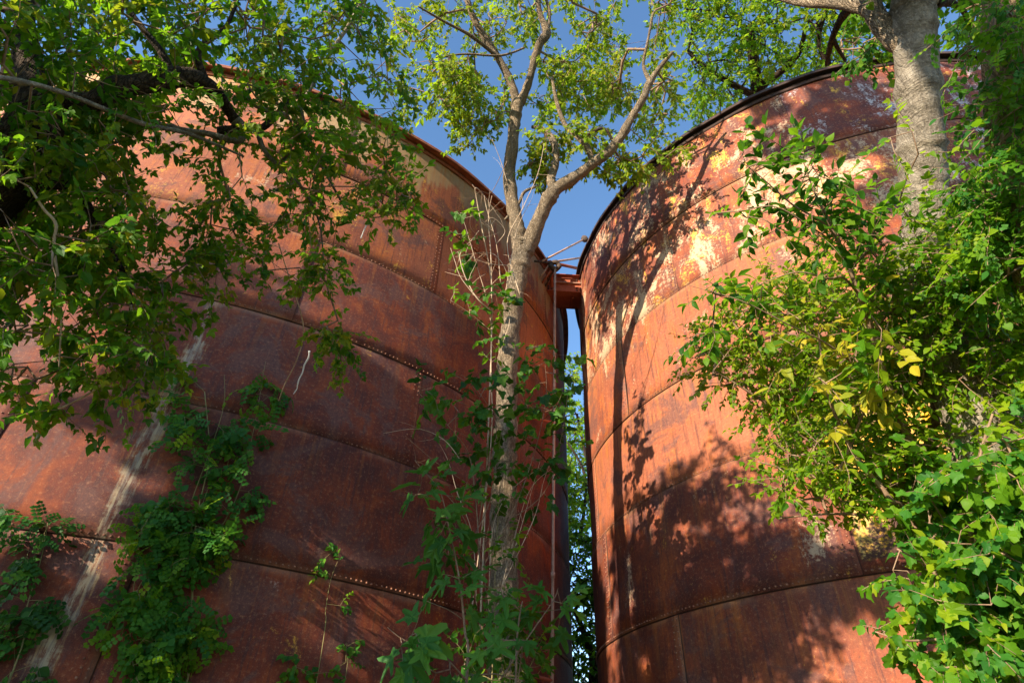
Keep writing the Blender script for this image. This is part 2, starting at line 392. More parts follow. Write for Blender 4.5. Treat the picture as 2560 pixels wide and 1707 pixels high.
SH['fig'] = lobed([(-2.2, .62), (-0.98, 1.15), (0, 1.35), (0.98, 1.15), (2.2, .62)], 0.27, 0.36, 0.03, n=36)
def leaflets(n, W=0.4):
    P = []
    for i in range(n):
        x = 0.14 + 0.74 * i / (n - 1)
        for s_ in (1, -1): P.append(ovate(x, 0, 0.27 * (1 - 0.3 * abs(i / (n - 1) - .4)), W, s_ * 1.2, z0=-0.10 * x * x))
    P.append(ovate(0.88, 0, 0.2, W, 0, z0=-0.08))
    P.append(([(0, .006, 0), (0.9, .004, -.08), (0.9, -.004, -.08), (0, -.006, 0)], [(0, 1, 2, 3)]))
    return merge(P)
SH['pinnate'] = leaflets(4, 0.5)
VAR = {}
def variants(k, vs):
    VAR[k] = [k]
    for i, (curl, twist, wy) in enumerate(vs):
        v, f = SH[k]
        nv = [(x - 0.10 * abs(curl) * x * x, y * wy, z - curl * x * x + twist * x * y * 1.5 + 0.35 * abs(curl) * abs(y)) for x, y, z in v]
        SH['%s_%d' % (k, i)] = (nv, f); VAR[k].append('%s_%d' % (k, i))
variants('ovate', [(0.45, 0.5, 0.9), (0.15, -0.7, 1.1), (-0.2, 0.4, 0.8)])
variants('tri', [(0.4, 0.4, 0.9), (0.1, -0.5, 1.05)])
variants('round', [(0.35, 0.5, 0.95), (0.1, -0.6, 0.85)])
variants('grape', [(0.35, 0.4, 0.95), (0.55, -0.5, 0.8), (-0.15, 0.3, 1.0)])
variants('fig', [(0.2, 0.2, 0.95), (0.12, -0.25, 0.85)])
variants('pinnate', [(0.3, 0.2, 0.9), (0.6, -0.2, 0.8)])
MESHCACHE = {}
def leaf_mesh(shape, mat):
    k = (shape, mat)
    if k not in MESHCACHE:
        v, f = SH[shape]; me = bpy.data.meshes.new('leaf'); me.from_pydata(v, [], f)
        me.materials.append(M[mat]); me.update(); MESHCACHE[k] = me
    return MESHCACHE[k]

class Leaves:
    """collects leaf placements; the ones that show largest become parts, the rest one joined part"""
    def __init__(s): s.items = {}
    def add(s, shape, mat, pos, xdir, nrm, size):
        shape = rng.choice(VAR[shape])
        x = xdir.normalized(); z = nrm - x * nrm.dot(x)
        if z.length < 1e-4: z = Vector((0.3, 0.2, 1)) - x * x.z
        z.normalize(); y = z.cross(x)
        s.items.setdefault((shape, mat), []).append((pos.x, pos.y, pos.z, x.x * size, y.x * size, z.x * size, x.y * size, y.y * size, z.y * size, x.z * size, y.z * size, z.z * size, size))
    def build(s, root, singles=300, min_px=9.0, name='leaf'):
        allv = []
        for k, L in s.items.items():
            A = np.array(L)
            P = A[:, :3]; dist = np.linalg.norm(P, axis=1)
            z = P @ np.array(Fv); px = A[:, 12] * 1467.7 / np.maximum(dist, .3)
            u = CX + FD * (P @ np.array(Rv)) / np.where(z > .1, z, 1e9); v_ = CY - FD * (P @ np.array(Uv)) / np.where(z > .1, z, 1e9)
            vis = (z > .1) & (u > -20) & (u < 2372) & (v_ > -20) & (v_ < 1588)
            allv += [(px[i] * (1 if vis[i] else 0), k, i) for i in range(len(L))]
        allv.sort(key=lambda q: -q[0])
        chosen = {}
        base = total_loc(root)
        for px, k, i in allv[:singles]:
            if px < min_px: break
            chosen.setdefault(k, set()).add(i)
            a = s.items[k][i]
            o = bpy.data.objects.new(name, leaf_mesh(*k))
            o.matrix_basis = Matrix(((a[3], a[4], a[5], a[0] - base.x), (a[6], a[7], a[8], a[1] - base.y), (a[9], a[10], a[11], a[2] - base.z), (0, 0, 0, 1)))
            COL.objects.link(o); o.parent = root
        bymat = {}
        for k, L in s.items.items():
            ch = chosen.get(k, set())
            A = np.array([a for i, a in enumerate(L) if i not in ch])
            if len(A): bymat.setdefault(k[1], []).append((k[0], A))
        for mat, parts in bymat.items():
            VV, loops, starts, totals, tint, nv, nl = [], [], [], [], [], 0, 0
            for shape, A in parts:
                v, f = SH[shape]; v = np.array(v); n = len(A)
                T = A[:, 3:12].reshape(n, 3, 3)
                W = np.einsum('nij,vj->nvi', T, v) + A[:, None, :3] - np.array(base)[None, None]
                VV.append(W.reshape(-1, 3))
                fl = np.array([i for q in f for i in q]); ft = np.array([len(q) for q in f])
                off = (np.arange(n) * len(v))[:, None] + nv
                loops.append((fl[None] + off).ravel()); totals.append(np.tile(ft, n))
                tint.append(np.repeat(nr.random(n), len(v))); nv += n * len(v)
            VV = np.concatenate(VV); loops = np.concatenate(loops); totals = np.concatenate(totals); tint = np.concatenate(tint)
            me = bpy.data.meshes.new('foliage'); me.vertices.add(len(VV)); me.vertices.foreach_set('co', VV.astype(np.float32).ravel())
            me.loops.add(len(loops)); me.loops.foreach_set('vertex_index', loops.astype(np.int32))
            me.polygons.add(len(totals)); st = np.concatenate([[0], np.cumsum(totals)[:-1]])
            me.polygons.foreach_set('loop_start', st.astype(np.int32)); me.polygons.foreach_set('loop_total', totals.astype(np.int32))
            me.update(calc_edges=True)
            at = me.attributes.new('tint', 'FLOAT', 'POINT'); at.data.foreach_set('value', tint.astype(np.float32))
            me.materials.append(M[mat])
            o = bpy.data.objects.new('foliage', me); COL.objects.link(o); o.parent = root; o['kind'] = 'stuff'

def rv(s=1.0): return Vector((rng.gauss(0, s), rng.gauss(0, s), rng.gauss(0, s)))

def in_poly(x, y, P):
    c = False; j = len(P) - 1
    for i in range(len(P)):
        if (P[i][1] > y) != (P[j][1] > y) and x < (P[j][0] - P[i][0]) * (y - P[i][1]) / (P[j][1] - P[i][1]) + P[i][0]: c = not c
        j = i
    return c
def scatter(poly, n, d0, d1, side=None, patch=0.0, ps=0.008, seed=0, holes=()):
    """n points in the volume seen through a polygon, between distances d0 and d1 (or d0..d1 off a tank wall)"""
    xs = [p[0] for p in poly]; ys = [p[1] for p in poly]; out = []; guard = 0
    while len(out) < n and guard < n * 60:
        guard += 1
        x = rng.uniform(min(xs), max(xs)); y = rng.uniform(min(ys), max(ys))
        if not in_poly(x, y, poly) or any(in_poly(x, y, h) for h in holes): continue
        if patch and noise.noise(Vector((x * ps, y * ps, seed))) < patch * rng.uniform(0.3, 1.2) - 0.35: continue
        if side: out.append(tank_hit(x, y, side, rng.uniform(d0, d1)))
        else: out.append(D(x, y, rng.uniform(d0, d1)))
    return out

def wall_n(p, side):
    C = LC if side == 'L' else RC
    return Vector((p.x - C.x, p.y - C.y, 0)).normalized()

def grow(root, limbs, attr, leaves, shapes, mats, size, twig=(0.3, 0.5), per=10, twig_mat='twig_brown', tip_r=0.003, pipe=0.42,
         droop=0.35, up=1.0, wall=None, name='branches', sides=4, maxr=0.08, jitter=0.5, face=0.0, spray=None, seg=0.22, bendup=0.25, nodes_extra=None):
    """limbs: list of point lists (Vectors) the fine branches start from; attr: points to be reached, each gets a leafy twig"""
    P, par = [], []
    for L in limbs:
        for i, p in enumerate(L):
            P.append(tuple(p)); par.append(-1)
    nl = len(P)
    P = np.array(P + [(0, 0, 0)] * (len(attr) * 12 + 10)); cnt = nl; wgt = [0] * len(P); par += [-1] * (len(P) - nl)
    A = np.array([tuple(a) for a in attr])
    if len(A) == 0: return
    d0 = np.full(len(A), 1e9)
    for i in range(0, nl, 1):
        d0 = np.minimum(d0, np.linalg.norm(A - P[i], axis=1))
    twigs = []
    for k in np.argsort(d0):
        a = A[k]
        dd = np.linalg.norm(P[:cnt] - a, axis=1)
        i = int(np.argmin(dd)); n0 = Vector(P[i]); tgt = Vector(a)
        dist = dd[i]; steps = max(1, min(10, int(dist / seg)))
        pd = (n0 - Vector(P[par[i]])).normalized() if par[i] >= 0 else Vector((0, 0, bendup * 2))
        mid = n0 + (tgt - n0) * 0.5 + (pd * 0.22 + Vector((0, 0, bendup * 0.5)) + rv(0.10)) * dist * 0.6
        last = i
        for s_ in range(1, steps + 1):
            t = s_ / steps
            q = n0 * (1 - t)**2 + mid * 2 * t * (1 - t) + tgt * t * t + rv(0.010)
            P[cnt] = tuple(q); par[cnt] = last; last = cnt; cnt += 1
        pdir = (tgt - Vector(P[par[last]])).normalized()
        twigs.append((last, pdir))
    for n_, _ in twigs:
        q = n_
        while q >= 0: wgt[q] += 1; q = par[q]
    mb = MB(); kids = {}
    for q in range(nl, cnt): kids.setdefault(par[q], []).append(q)
    def rad(q): return min(maxr, tip_r * max(1, wgt[q]) ** pipe)
    starts = []
    for q in range(nl, cnt):
        pq = par[q]
        if pq < nl: starts.append((pq, q))
        else:
            ks = kids[pq]; best = max(ks, key=lambda z: wgt[z])
            if q != best: starts.append((pq, q))
    for pq, q in starts:
        pts = [Vector(P[pq])]; rr = [rad(q)]
        while True:
            pts.append(Vector(P[q])); rr.append(rad(q))
            if q not in kids: break
            q = max(kids[q], key=lambda z: wgt[z])
        mb.tube(pts, rr, sides, cap=False)
    for n_, pdir in twigs:
        p = Vector(P[n_]); L = rng.uniform(*twig)
        d = (pdir + rv(0.45) + Vector((0, 0, -droop * 0.6))).normalized()
        if wall:
            wn_ = wall_n(p, wall); d = (d - wn_ * d.dot(wn_) * 0.7).normalized()
        npts = 5; pts = [p]
        for s_ in range(1, npts):
            d = (d + Vector((0, 0, -droop / npts * 1.2)) + rv(0.08)).normalized(); pts.append(pts[-1] + d * L / (npts - 1))
        mb.tube(pts, [tip_r * (1 - 0.6 * i / npts) for i in range(npts)], 3, cap=False)
        side = 1
        tm = rng.choice(mats); tz = rng.uniform(0.85, 1.15)
        for j in range(per):
            t = (j + 0.5 + rng.uniform(-.3, .3)) / per * (npts - 1); i = min(npts - 2, int(t)); fr = t - i
            q = pts[i] * (1 - fr) + pts[i + 1] * fr; td = (pts[i + 1] - pts[i]).normalized()
            if wall: nn = (wall_n(q, wall) * 0.8 + Vector((0, 0, 0.55)) - sun_to * 0.2 + rv(0.28 * jitter * 2)).normalized()
            else: nn = (Vector((0, 0, up * 0.75)) - sun_to * 0.6 - Vector((0, face, 0)) + rv(jitter)).normalized()
            sd = td.cross(nn).normalized() * side; side = -side
            xd = (td * rng.uniform(0.25, 0.9) + sd * rng.uniform(0.6, 1.0) + Vector((0, 0, -droop * rng.uniform(0.3, 1.3))) + rv(0.15)).normalized()
            if j == per - 1: xd = td
            shp = rng.choice(shapes); ksz = 0.48 if ('pinnate' in shapes and shp != 'pinnate') else 1.0
            leaves.add(shp, tm if rng.random() < 0.8 else rng.choice(mats), q, xd, nn, size * ksz * tz * rng.uniform(0.65, 1.25))
    o = mb.make(name, M[twig_mat], root, True); o['kind'] = 'stuff'
    return o

def limb_obj(name, root, pts, mat, n=16, per=8, lump=0.10, seed=0.0, label=None, ls=3.0):
    p, r = spline(pts, per); mb = MB()
    if n >= 10: r = [q * (1 + 0.16 * noise.noise(Vector((i * 0.23, seed * 3.1, 0))) + 0.10 * max(0.0, noise.noise(Vector((i * 0.61, seed * 1.7, 4))) - 0.15) * 3) for i, q in enumerate(r)]
    mb.tube(p, r, n, lump, seed, lumpscale=ls)
    o = mb.make(name, M[mat], root, True)
    if label: o['label'] = label
    return p
def DL(lst): return [(D(x, y, d), r) for x, y, d, r in lst]

# ------------------------------------------------------------------ ground
def ground():
    t = NT('leaf_litter_ground'); tc = t.new('ShaderNodeTexCoord').outputs['Object']
    n = t.noise(tc, 0.7, 8, 0.7); n2 = t.noise(tc, 12, 6, 0.75)
    c = t.mix(t.sstep(n, 0.4, 0.6), (0.07, 0.095, 0.03), (0.16, 0.11, 0.065)); c = t.mix(n2, c, t.mix(0.5, c, (0.04, 0.03, 0.02)))
    t.link(t.bsdf(c, 0.95, 0.1, 0, t.bump(n2, 0.6, 0.03)), t.out.inputs[0])
    n = 60; vs, fs = [], []
    for i in range(n + 1):
        for j in range(n + 1):
            x = ((i / n - .5) * 2); y = ((j / n - .5) * 2)
            x = math.copysign(abs(x)**3, x) * 900; y = math.copysign(abs(y)**3, y) * 900 + 8
            z = GZ + (0.06 * noise.noise(Vector((x * .3, y * .3, 0))) if math.hypot(x, y) < 60 else 0)
            vs.append((x, y, z))
    for i in range(n):
        for j in range(n):
            a = i * (n + 1) + j; fs.append((a, a + n + 1, a + n + 2, a + 1))
    o = mesh_obj('ground', vs, fs, t.m, None, True); tag(o, kind='structure')
ground()

# ------------------------------------------------------------------ tanks
SEAMS = [11.47, 9.45, 7.55, 5.76, 3.98, 2.19, 0.40, -1.55]
def tank(name, C, R, a0, a1, seam_u, plate_len, props, label, cat, mat, rim_mat, rim_w, rim_h, rivet_rows, seed):
    root = thing(name, (C.x, C.y, GZ), label, cat)
    r = random.Random(seed)
    def P(u, rad, z):
        a = u / R; return Vector((C.x + rad * math.sin(a), C.y - rad * math.cos(a), z))
    rivets = []
    for ci in range(7):
        zt, zb = SEAMS[ci], SEAMS[ci + 1]
        ro = R + (0.014 if ci % 2 == 0 else 0.0)
        # upper course laps over the lower one when it is proud
        lap_t = 0.045 if ci % 2 else 0.0
        u = seam_u[ci % len(seam_u)]
        while u > a0: u -= plate_len
        first = True
        while u < a1:
            ua, ub = max(u, a0), min(u + plate_len, a1)
            if ub - ua > 0.2:
                nu = max(6, int((ub - ua) / 0.16)); vs, fs, uvs = [], [], []
                zs = [zt + lap_t * 0, zb - (0.045 if ci % 2 == 0 else 0.0)]
                nz = 6
                dent = [(r.uniform(ua, ub), r.uniform(zb, zt), r.uniform(-.030, .016)) for _ in range(5)]
                for j in range(nz + 1):
                    z = zs[0] + (zs[1] - zs[0]) * j / nz
                    for i in range(nu + 1):
                        uu = ua + (ub - ua) * i / nu
                        lift = 0.012 * max(0.0, 1 - (ub - uu) / 0.35)      # the right end laps over its neighbour
                        bul = 0.0 if j in (0, nz) else sum(d * math.exp(-((uu - du)**2 + (z - dz)**2) / 0.35) for du, dz, d in dent)
                        bul += 0 if j in (0, nz) else 0.010 * noise.noise(Vector((uu * .7, z * .9, seed + ci)))
                        vs.append(P(uu, ro + lift + bul, z)); uvs.append((uu, z))
                W = nu + 1
                for j in range(nz):
                    for i in range(nu):
                        a = j * W + i; fs.append((a, a + W, a + W + 1, a + 1))
                # sheet thickness along the bottom and the lapped end
                b = len(vs)
                for i in range(nu + 1):
                    q = vs[nz * W + i]; n_ = Vector((q.x - C.x, q.y - C.y, 0)).normalized(); vs.append(q - n_ * 0.013); uvs.append(uvs[nz * W + i])
                for i in range(nu): fs.append((nz * W + i, b + i, b + i + 1, nz * W + i + 1))
                b = len(vs)
                for j in range(nz + 1):
                    q = vs[j * W + nu]; n_ = Vector((q.x - C.x, q.y - C.y, 0)).normalized(); vs.append(q - n_ * 0.014); uvs.append(uvs[j * W + nu])
                for j in range(nz): fs.append((j * W + nu, (j + 1) * W + nu, b + j + 1, b + j))
                o = mesh_obj('plate', vs, fs, mat, root, True)
                me = o.data; uvl = me.uv_layers.new(name='metres')
                idx = np.empty(len(me.loops), np.int32); me.loops.foreach_get('vertex_index', idx)
                uvl.data.foreach_set('uv', np.array(uvs, np.float32)[idx].ravel())
                pr = props(ci, (ua + ub) / 2, r)
                pr.update(vb=zb - (0.045 if ci % 2 == 0 else 0.0), ve=ub, vt=zt - (0.0 if ci % 2 == 0 else 0.045))
                for kk, vv in pr.items(): o[kk] = float(vv)
                if ub < a1 - 0.01 and ci < 6:
                    z = zb + 0.08
                    while z < zt - 0.05:
                        for du in (0.05, 0.13): rivets.append((ub - du, ro + 0.011, z))
                        z += 0.085
            u += plate_len
        if ci < 6:
            uu = a0
            while uu < a1:
                rivets.append((uu, R + 0.014 if ci % 2 == 0 else R, zb + (0.0 if ci % 2 == 0 else 0.035)))
                uu += 0.075
    # rivet heads
    mb = MB(); seg = 6
    for (u, rad, z) in rivets:
        u += r.uniform(-.006, .006); z += r.uniform(-.004, .004)
        p = P(u, rad, z)
        if p.length > 15.5 or r.random() < 0.04: continue
        n_ = wall_n(p, 'L' if C is LC else 'R'); tx = Vector((-n_.y, n_.x, 0)); tz = Vector((0, 0, 1))
        b = len(mb.v); s = 0.0135 * r.uniform(0.8, 1.15)
        for k in range(seg):
            a = 2 * PI * k / seg; dv = tx * math.cos(a) + tz * math.sin(a)
            mb.v.append(p + dv * s)
        for k in range(seg):
            a = 2 * PI * k / seg; dv = tx * math.cos(a) + tz * math.sin(a)
            mb.v.append(p + dv * s * 0.6 + n_ * 0.014)
        for k in range(seg): mb.f.append((b + k, b + (k + 1) % seg, b + seg + (k + 1) % seg, b + seg + k))
        mb.f.append(tuple(b + seg + k for k in range(seg)))
    o = mb.make('rivets', M['rivet'], root, False); o['kind'] = 'stuff'
    # rim: angle iron with the flange turned outwards, and its stiffener below
    def ring(nm, prof, m, full=True):
        vs, fs = [], []; n = 220; L = len(prof)
        for i in range(n):
            a = 2 * PI * i / n
            wob = 0.008 * math.sin(a * 11) + 0.006 * math.sin(a * 29)
            for (dr, z) in prof: vs.append((C.x + (R + dr + wob) * math.sin(a), C.y - (R + dr + wob) * math.cos(a), z + wob * .6))
        for i in range(n):
            for k in range(L):
                a = i * L + k; b = i * L + (k + 1) % L; c = ((i + 1) % n) * L + (k + 1) % L; d = ((i + 1) % n) * L + k
                fs.append((a, b, c, d))
        return mesh_obj(nm, vs, fs, m, root, True)
    zt = SEAMS[0]
    ring('rim_flange', [(0.018, zt + .004), (rim_w, zt + .004), (rim_w, zt + rim_h), (-0.02, zt + rim_h), (-0.02, zt + .02)], rim_mat)
    ring('rim_angle', [(0.022, zt - 0.16), (0.040, zt - 0.16), (0.040, zt - 0.02), (0.022, zt - 0.02)], M['rim'] if C is LC else M['rimshaded'])
    ring('rim_lip', [(rim_w - .012, zt + .0), (rim_w - .012, zt - 0.05), (rim_w + .006, zt - .05), (rim_w + .006, zt + .0)], rim_mat)
    # the rest of the shell, and the roof sheet
    vs, fs = [], []; n = 90; s0, s1 = a1 / R - 0.01, a0 / R + 2 * PI + 0.01
    for i in range(n + 1):
        a = s0 + (s1 - s0) * i / n
        vs += [(C.x + R * math.sin(a), C.y - R * math.cos(a), zt), (C.x + R * math.sin(a), C.y - R * math.cos(a), GZ - .1)]
    for i in range(n): fs.append((2 * i, 2 * i + 1, 2 * i + 3, 2 * i + 2))
    mesh_obj('back_shell', vs, fs, M['rim'], root, True)
    vs = [(C.x, C.y, zt + 0.0)] + [(C.x + (R - .03) * math.sin(2 * PI * i / 90), C.y - (R - .03) * math.cos(2 * PI * i / 90), zt - .05) for i in range(90)]
    mesh_obj('roof', vs, [(0, 1 + i, 1 + (i + 1) % 90) for i in range(90)], M['rim'], root)
    return root

def propsL(ci, u, r):
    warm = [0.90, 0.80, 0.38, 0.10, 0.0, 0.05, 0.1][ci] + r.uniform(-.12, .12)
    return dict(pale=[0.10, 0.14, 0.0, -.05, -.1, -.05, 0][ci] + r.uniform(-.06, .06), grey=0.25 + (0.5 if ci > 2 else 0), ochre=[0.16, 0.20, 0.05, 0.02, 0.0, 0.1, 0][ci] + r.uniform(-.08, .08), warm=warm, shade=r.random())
def propsR(ci, u, r):
    g = 1.0 if u > -3.2 and ci < 3 else 0.15
    return dict(pale=[0.38, 0.44, 0.24, 0.08, 0.10, 0.05, 0.05][ci] + r.uniform(-.05, .05), grey=g, ochre=[0.22, 0.24, 0.08, 0.0, 0.08, 0.02, 0][ci] + r.uniform(-.06, .06),
                warm=([0.40, 0.50, 0.68, 0.66, 0.28, 0.42, 0.4] if u < -3.2 else [0.0, 0.05, 0.2, 0.3, 0.2, 0.4, 0.4])[ci] + r.uniform(-.08, .08), shade=r.random())
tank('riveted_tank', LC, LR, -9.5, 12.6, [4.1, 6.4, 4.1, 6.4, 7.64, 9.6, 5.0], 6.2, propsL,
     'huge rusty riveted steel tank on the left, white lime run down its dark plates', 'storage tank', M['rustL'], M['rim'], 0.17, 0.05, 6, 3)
tank('riveted_tank', RC, RR, -12.0, 7.0, [-3.2, -6.0, -7.7, -4.9, -4.45, -7.07, -5.0], 4.6, propsR,
     'rusty riveted steel tank on the right, cream paint flaking below its shade-darkened rim', 'storage tank', M['rustR'], M['rimshaded'], 0.13, 0.04, 6, 5)

# ------------------------------------------------------------------ bridge beam and mast between the tanks
X, Y, Z = Vector((1, 0, 0)), Vector((0, 1, 0)), Vector((0, 0, 1))
br = thing('bridge_beam', (1.36, 11.7, 10.9), 'red rusty steel bridge beam spanning the gap between the two tank rims', 'steel beam')
def boxpart(name, root, c, sx, sy, sz, mat, rot=0.0):
    ax = Vector((math.cos(rot), math.sin(rot), 0)); ay = Vector((-math.sin(rot), math.cos(rot), 0))
    mb = MB(); mb.box(c, ax * sx / 2, ay * sy / 2, Z * sz / 2); return mb.make(name, M[mat], root)
boxpart('web', br, (1.36, 11.60, 11.06), 1.16, 0.012, 0.50, 'beam', 0.03)
boxpart('flange', br, (1.36, 11.53, 11.335), 1.16, 0.13, 0.016, 'beam', 0.03)
boxpart('rail', br, (1.36, 11.555, 11.10), 1.16, 0.05, 0.022, 'pipe', 0.03)
boxpart('web', br, (1.36, 12.35, 11.08), 1.10, 0.012, 0.42, 'beam', 0.03)
boxpart('flange', br, (1.36, 12.22, 10.86), 1.10, 0.13, 0.016, 'beam', 0.03)
boxpart('flange', br, (1.36, 11.66, 10.80), 1.16, 0.20, 0.016, 'beam', 0.03)
boxpart('deck', br, (1.36, 12.0, 11.36), 1.2, 0.74, 0.02, 'beam', 0.03)
boxpart('floor_plate', br, (1.36, 12.0, 10.83), 1.12, 0.52, 0.012, 'beam', 0.03)
boxpart('brace', br, (1.60, 12.0, 10.80), 0.06, 0.40, 0.05, 'beam', 0.03)

def bolt(x, y, z):
    mb = MB(); mb.tube([Vector((x, y, z)), Vector((x, y - .025, z)), Vector((x, y - .035, z))], [.022, .022, .012], 6); mb.make('bolt', M['dark_iron'], br)
for xx in (0.92, 1.02, 1.70, 1.80):
    for zz in (11.24, 11.16, 10.95, 10.87): bolt(xx, 11.59 + 0.03 * (xx - 1.36), zz)
for xx in (0.86, 1.86): boxpart('bracket', br, (xx, 11.585, 11.06), 0.10, 0.03, 0.44, 'beam', 0.03)
ms = thing('pulley_mast', (D(1268, 1560, 11.2).x, 11.2, GZ), 'thin rusty pipe mast with a pulley hub and splayed arms in front of the gap', 'pipe mast')
def yat(x, y, yy):
    d = D(x, y, 1.0); return d * (yy / d.y)
hub = yat(1275, 612, 11.0)
def rod(name, a, b, r, mat, root, n=8):
    mb = MB(); mb.tube([a, a.lerp(b, .5), b], [r] * 3, n); return mb.make(name, M[mat], root, True)
bot = Vector((hub.x + 0.12, 11.12, GZ))
bp = yat(1268, 1568, 11.0)
dirb = (bp - hub); bot = hub + dirb * ((GZ - hub.z) / dirb.z)
rod('pole', hub, bot, 0.030, 'pipe', ms)
for zf in (0.33, 0.62):
    c = hub.lerp(bot, zf); mb = MB(); mb.tube([c + Z * .05, c - Z * .05], [0.042] * 2, 8); mb.make('coupling', M['pipe'], ms, True)
mb = MB()
for k in range(18):
    pass
ring_pts = [hub + Vector((math.cos(a) * 0.115, 0.03 * math.sin(a * 3), math.sin(a) * 0.115 + 0.02)) for a in [2 * PI * k / 18 for k in range(19)]]
mb.tube(ring_pts, [0.065] * 19, 7, 0.25, 3.0, lumpscale=14); mb.make('pulley', M['dark_iron'], ms, True)
cap = yat(1343, 549, 11.6)
rod('arm', yat(1245, 600, 10.8), cap, 0.027, 'pipe', ms)
mb = MB(); ax = Vector((0.35, -.5, -0.75)).normalized()
mb.tube([cap - ax * .15, cap - ax * .09, cap, cap + ax * .09, cap + ax * .15], [0.04, .09, .10, .085, .03], 9, 0.3, 5, lumpscale=16); mb.make('arm_cap', M['dark_iron'], ms, True)
rod('arm', yat(1228, 600, 10.7), yat(1266, 604, 11.0), 0.028, 'dark_iron', ms)
rod('arm', yat(1262, 603, 11.0), yat(1350, 590, 11.9), 0.030, 'pipe', ms)
rod('arm', yat(1262, 602, 11.0), yat(1342, 620, 11.7), 0.042, 'beam', ms)
rod('strut', yat(1272, 612, 11.0), tank_hit(1245, 650, 'L', .01), 0.030, 'beam', ms)
rod('strut', yat(1274, 617, 11.0), tank_hit(1252, 658, 'L', .01), 0.026, 'dark_iron', ms)
rod('strut', yat(1262, 606, 11.0), tank_hit(1240, 640, 'L', .01), 0.024, 'pipe', ms)
rod('strut', yat(1262, 598, 11.0), yat(1268, 660, 11.5), 0.045, 'beam', ms)
rod('strut', yat(1272, 970, 11.0), tank_hit(1205, 957, 'L', .0), 0.028, 'beam', ms)
rod('strut', yat(1268, 1562, 11.0), tank_hit(1213, 1548, 'L', .0), 0.028, 'beam', ms)

# ------------------------------------------------------------------ central tree
def base_under(p, dx=0.0, dy=0.0): return Vector((p.x + dx, p.y + dy, GZ - 0.1))
DS = 1.078
t0 = D(1160, 1568, 7.6)
ct = thing('forked_tree', (t0.x, t0.y, GZ), 'tall tan barked tree forking in the gap between the tanks, leafy yellow green crown', 'tree')
trunk_pts = [(base_under(t0, 0.018), 0.276), (t0, 0.209)] + DL([(1159, 1450, 7.75, 0.198), (1157, 1330, 7.95, 0.191), (1156, 1200, 8.2, 0.182), (1159, 1060, 8.5, 0.178),
     (1163, 920, 8.9, 0.174), (1168, 790, 9.35, 0.165), (1180, 690, 9.75, 0.174), (1194, 610, 10.1, 0.191), (1200, 572, 10.3, 0.191), (1204, 550, 10.35, 0.151)])
L0 = limb_obj('trunk', ct, trunk_pts, 'bark_tan', 36, 16, 0.24, 1.0, ls=5.0)
La = limb_obj('limb', ct, DL([(1193, 588, 10.2, .13), (1189, 530, 10.45, .135), (1176, 460, 10.8, .125), (1170, 400, 11.1, .12), (1177, 330, 11.45, .115), (1184, 270, 11.8, .115), (1190, 232, 12.0, .12)]), 'bark_tan', 18, 10, 0.14, 2.0, ls=4)
Lb = limb_obj('limb', ct, DL([(1188, 242, 12.0, .10), (1175, 195, 12.2, .085), (1148, 140, 12.4, .08), (1118, 95, 12.6, .075), (1092, 50, 12.8, .068), (1074, 0, 13.0, .06), (1060, -90, 13.5, .04)]), 'bark_tan', 14, 8, 0.14, 3.0, ls=4)
Lc = limb_obj('limb', ct, DL([(1194, 240, 12.0, .10), (1213, 195, 12.1, .085), (1226, 145, 12.3, .08), (1240, 100, 12.4, .085), (1256, 76, 12.5, .085), (1240, 30, 12.7, .05), (1228, -40, 13.0, .04)]), 'bark_tan', 14, 8, 0.16, 4.0, ls=4)
Ld = limb_obj('limb', ct, DL([(1203, 585, 10.2, .14), (1222, 545, 10.3, .155), (1240, 500, 10.4, .145), (1258, 462, 10.5, .135), (1280, 433, 10.6, .12), (1320, 408, 10.7, .105), (1358, 380, 10.8, .10), (1398, 348, 11.0, .09), (1428, 312, 11.2, .085), (1452, 268, 11.4, .078), (1478, 225, 11.6, .07), (1492, 190, 11.8, .06), (1512, 160, 12.0, .045), (1545, 120, 12.2, .03)]), 'bark_tan', 18, 8, 0.16, 5.0, ls=4)
Le = limb_obj('limb', ct, DL([(1272, 445, 10.5, .09), (1266, 410, 10.8, .085), (1276, 375, 11.0, .08), (1275, 340, 11.2, .07), (1262, 312, 11.4, .065), (1240, 295, 11.5, .055), (1222, 292, 11.6, .035)]), 'bark_tan', 12, 7, 0.2, 6.0, ls=4)
Lf = limb_obj('limb', ct, DL([(1362, 380, 10.8, .06), (1350, 340, 11.0, .058), (1325, 315, 11.2, .052), (1298, 287, 11.4, .045), (1280, 240, 11.6, .04), (1268, 180, 11.9, .03)]), 'bark_tan', 12, 7, 0.16, 7.0, ls=4)
Lg = limb_obj('limb', ct, DL([(1494, 190, 11.8, .045), (1478, 150, 12.0, .035), (1488, 95, 12.2, .025), (1500, 30, 12.5, .018)]), 'bark_tan', 10, 6, 0.16, 8.0)
Lh = limb_obj('limb', ct, DL([(1256, 76, 12.5, .05), (1262, 30, 12.8, .035), (1245, -30, 13.1, .025)]), 'bark_tan', 10, 6, 0.16, 9.0)
Li = limb_obj('limb', ct, DL([(1150, 138, 12.4, .045), (1085, 85, 12.3, .035), (1020, 50, 12.2, .025), (960, 15, 12.1, .015)]), 'bark_tan', 10, 6, 0.16, 10.0)
Lj = limb_obj('limb', ct, DL([(1205, 110, 12.2, .02), (1150, 128, 12.0, .025), (1060, 125, 11.9, .02), (985, 140, 11.8, .012)]), 'bark_tan', 8, 6, 0.16, 11.0)
Lk = limb_obj('limb', ct, DL([(1160, 505, 10.5, .02), (1190, 470, 10.7, .035), (1206, 440, 10.8, .03), (1245, 425, 10.9, .02)]), 'bark_tan', 8, 6, 0.2, 12.0)
Ll = limb_obj('limb', ct, DL([(1410, 330, 11.1, .03), (1385, 295, 11.2, .025), (1330, 318, 11.3, .03), (1300, 290, 11.5, .02)]), 'bark_dark', 8, 6, 0.2, 13.0)
